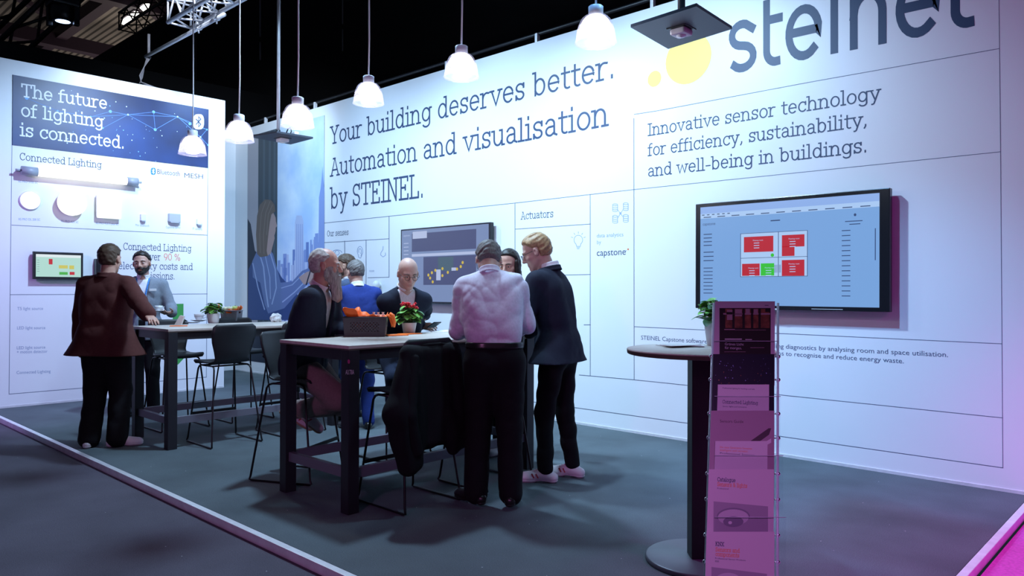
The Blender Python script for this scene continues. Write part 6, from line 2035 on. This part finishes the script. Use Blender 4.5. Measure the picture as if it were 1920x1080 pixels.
# man with the long white beard, seated
P = Person('person with a long white beard and dark blazer, seated at the nearest high table', -5.21, 3.155, 33, 1.86, sit=.895, pf=.0, lean=15, fat=1.12, head=(18, 2, 0), hsz=1.10, wl=(.42, .13, 1.13), wr=('w', on_z(632, 617, 1.135)), hl=(0, .2, -1), hr=(-.3, -.5, -.6),
           al=('w', at_d(551, 768, 6.08)), ar=('w', at_d(572, 768, 5.92)), kl=(1, -.1, .6), kr=(1, -.5, .25), tl=(.8, .25, -.5), tr=(.85, .08, -.62), handl=dict(dir=(.9, -.45, -.1), palm=(0, -.3, -1), curl=.35), handr=dict(dir=(.8, .6, -.05), palm=(0, .3, -1), curl=.4), shf=.02)
P.body('ruddy'); P.upper('shirt', shirt_p, .004, sleeve=0, hem=P.pel[2]+.02, wr=.002, seed=8); P.upper('jacket', navy2, .022, sleeve=.97, hem=P.pel[2]-.10, skirt=.10, flare=.0, vopen=-.30, wr=.0045, seed=9, r=(.062, .056, .048), vwid=.085)
P.collar('shirt_collar', shirt_p, .066, .020, .009, .25); P.trousers(khaki, .012, (.100, .076, .062), wr=.006, seed=10); P.shoes(snk2, gum, accent=chev); P.hair(h_white, .085, -.05, .009, seed=6, bald=(.55, .050)); P.beard(mat('beard_grey', (.27, .25, .235), .75, noise=.45, nscale=45, aniso=(2, 2, .5)), .115, .010, -.036)

# two men standing behind him
P = Person('person in a slate blazer facing left, standing behind the royal blue suit', -7.15, 4.95, 214, 1.84, lean=3, head=(8, 8, 0))
P.body('tan', (False, False)); P.upper('shirt', shirt_w, .006, sleeve=0, hem=P.pel[2], wr=0); P.upper('jacket', slate, .018, sleeve=.96, hem=P.pel[2]-.14, skirt=.15, flare=.02, vopen=-.2, wr=.003, seed=12); P.collar('shirt_collar', shirt_w, .067, .026, .009, .15); P.trousers(dkblue, seed=13); P.shoes(leather, leather)
P.hair(h_brown, .052, -.055, .010, seed=7); P.beard(h_brown, 0, .003)
P = Person('person in a royal blue suit, back turned, head hidden behind the white bearded man', -6.52, 4.60, 158, 1.76, trap=.015, lean=9, head=(10, 12, 0), wl=(.35, .2, 1.05), wr=(.35, -.2, 1.05), al=(.02, .10, .085), ar=(.0, -.10, .085))
P.body('fair', (False, False)); P.upper('jacket', royal, .020, sleeve=.96, hem=P.pel[2]-.14, skirt=.15, flare=.03, vopen=-.1, wr=.0035, seed=14); P.collar('shirt_collar', shirt_w, .066, .024, .009, .1); P.trousers(royal, .010, (.094, .066, .056), seed=15); P.shoes(leather, leather); P.hair(h_grey, .05, -.05, .010, seed=8)

# bald man with glasses, seated
wl_, wr_ = on_z(797, 604, 1.135), on_z(790, 610, 1.13)
P = Person('person with a bald head and round glasses in a navy suit, seated at the table', -5.26, 4.14, -16, 1.80, sit=.905, lean=17, side=-2, head=(-6, 22, 0), wl=('w', wl_), wr=('w', wr_), hl=(-.3, .35, -.8), hr=(-.3, -.35, -.8), shf=.03, trap=.005, drop=.085,
           al=(.22, .12, .33), ar=(.20, -.13, .33), kl=(1, .3, .1), kr=(1, -.3, .1), tl=(1, .1, -.1), tr=(1, -.1, -.1), handl=dict(dir=(.75, -.55, -.15), palm=(.2, -.6, -.6), curl=.55), handr=dict(dir=(.75, .45, -.1), palm=(.2, .6, -.5), curl=.55), nobrow=False, fat=1.02)
P.body('pale', h=.006); P.upper('shirt', shirt_w, .004, sleeve=1.0, hem=P.pel[2]+.02, wr=.002, seed=16, r=(.058, .046, .038)); P.upper('jacket', navy, .019, sleeve=.90, hem=P.pel[2]-.10, skirt=.10, vopen=-.28, wr=.004, seed=17, vwid=.08); P.collar('shirt_collar', shirt_w, .064, .022, .009, .2)
P.trousers(dkblue, .010, (.096, .072, .060), wr=.005, seed=18); P.shoes(leather, leather); P.hair(h_stub, .03, -.05, .0035, rough=.001, seed=9, bald=.028); P.glasses(specs)
ph = P.wr[0]*.5+P.wr[1]*.5
t = thing('smartphone', 'dark phone held in both hands by the bald man', 'phone', tuple(P.W(.62, .0, 1.12)))
mb = MB(); cph = Vector(on_z(814, 609, 1.145)); mb.box(cph, (.145, .072, .009), black_plastic, rot=Matrix.Rotation(math.radians(-14), 3, 'Z') @ Matrix.Rotation(-.35, 3, 'Y'), bevel=.003); mb.build('phone_body', t)

# man in the lilac shirt, seen from behind
P = Person('person in a lilac shirt and black trousers, back turned, in the middle', -3.54, 3.59, 136, 1.82, trap=.0, fat=1.10, lean=12, side=4, dip=-.03, colup=.012, head=(2, 42, 0), shw=.172, shf=.03, wl=(.40, .13, 1.15), wr=(.40, -.13, 1.15), hl=(-.6, .45, -.5), hr=(-.6, -.45, -.5),
           al=(.0, .125, .085), ar=(-.04, -.11, .085), tl=(.8, .65, 0), tr=(1, -.15, 0))
P.body('fair', (True, True)); P.upper('shirt', shirt_l, .018, sleeve=.97, hem=1.085, vopen=None, wr=.008, seed=21, r=(.060, .056, .046), wfreq=1.2, h=.007); P.collar('shirt_collar', shirt_l, .068, .020, .010, .22, front=False, dz=-.014)
P.trousers(black_c, .020, (.098, .074, .066), wr=.0035, seed=22, top=1.10); P.belt(leather, 1.085, .022); P.shoes(leather, leather); P.hair(h_grey, .05, -.06, .010, seed=10); P.glasses(specs)

# woman behind
P = Person('person with long dark hair in a dark jacket, half hidden between two men', -4.55, 4.84, -62, 1.80, lean=4, shw=.165, head=(-8, 14, 0), fat=.94)
P.body('fair', (False, False)); P.upper('jacket', navy, .016, sleeve=.95, hem=P.pel[2]-.12, skirt=.13, vopen=-.1, wr=.003, seed=24); P.trousers(black_c, seed=25); P.shoes(snk, sole_w)
P.hair(h_dark, .080, -.06, .012, rough=.0015, seed=11, parts=[(P.Hd(.012, .072, .02), P.Hd(.02, .085, -.20), .026, .030), (P.Hd(.012, -.072, .02), P.Hd(.02, -.085, -.20), .026, .030), (P.Hd(-.06, .03, 0), P.Hd(-.07, .03, -.2), .05, .045), (P.Hd(-.06, -.03, 0), P.Hd(-.07, -.03, -.2), .05, .045)])

# fair haired man
P = Person('person with fair hair and glasses in a navy suit and white sneakers', -3.68, 4.43, 196, 1.90, trap=.012, lean=9, side=0, head=(16, 24, 0), colup=.012, wl=(.36, .10, 1.13), wr=(.34, -.16, 1.12), hl=(-.5, .7, -.4), hr=(-.4, -.7, -.5), shf=.03,
           al=(.06, .11, .085), ar=(-.06, -.14, .085), tl=(1, .35, 0), tr=(.95, .1, 0), fat=1.04)
P.body('pale', (True, True)); P.upper('jacket', navy2, .021, sleeve=.95, hem=P.pel[2]-.10, skirt=.12, flare=.12, vopen=-.1, wr=.004, seed=26, r=(.062, .056, .048)); P.collar('jacket_collar', navy2, .076, .016, .011, .1, dz=-.022); P.collar('shirt_collar', shirt_w, .067, .024, .009, .15); P.trousers(black_c, .006, (.092, .062, .050), end=.96, wr=.005, seed=27)
P.shoes(snk, sole_w, accent=chev); P.hair(h_blond, .066, -.055, .012, rough=.003, seed=12, fwd=.008); P.glasses(specs, round_=False)

# ------------------------------------------------------------------ coat over the stool
def coat():
    t = thing('coat', 'black coat hanging over the back of the stool beside the lilac shirt man', 'coat', (-3.82, 3.28, 1.08))
    D = Field((-4.06, 2.78, .16), (-3.60, 3.66, 1.17), .009/RES)
    x = -3.83
    D.cap((x, 3.08, 1.055), (x, 3.49, 1.06), .034, k=.02)
    D.cap((x+.01, 3.07, 1.02), (x+.06, 2.93, .66), .05, .075, k=.06); D.cap((x+.06, 2.95, .68), (x+.06, 3.02, .32), .08, .060, k=.05); D.cap((x+.05, 3.08, .9), (x+.06, 3.10, .34), .05, .055, k=.05)
    for yy in (3.14, 3.22, 3.30, 3.38, 3.46): D.cap((x+.02, yy, 1.02), (x+.045, yy+.01, .46), .040, .052, k=.05)
    D.cap((x+.03, 3.46, 1.0), (x+.06, 3.50, .42), .045, .055, k=.05); D.cap((x+.06, 3.38, .6), (x+.05, 3.44, .38), .05, .045, k=.04)
    X, Y, Z = D.grid(); w = np.sin(Y*38+2*np.sin(Z*6))*.6+np.sin(Y*21+X*30+Z*5)*.5
    D.d += (.009*w*np.clip((1.12-Z)*1.6, 0, 1)).astype(np.float32)
    V, F = D.mesh(); mesh_obj('coat_body', V, F, [black_c], t)
    D = Field((-3.95, 2.8, .2), (-3.6, 3.4, 1.1), .009/RES)
    D.cap((x+.04, 3.09, 1.0), (x+.11, 3.00, .66), .045, .05, k=.03); D.cap((x+.11, 3.00, .66), (x+.10, 3.07, .42), .05, .045, k=.03)
    V, F = D.mesh(); mesh_obj('sleeve', V, F, [black_c], t)
    mb = MB(); mb.tube([(x+.01, 3.18, 1.08), (x+.02, 3.24, 1.088), (x+.02, 3.34, 1.088), (x+.01, 3.40, 1.08)], .013, black_c, 8); mb.build('collar', t)


coat()
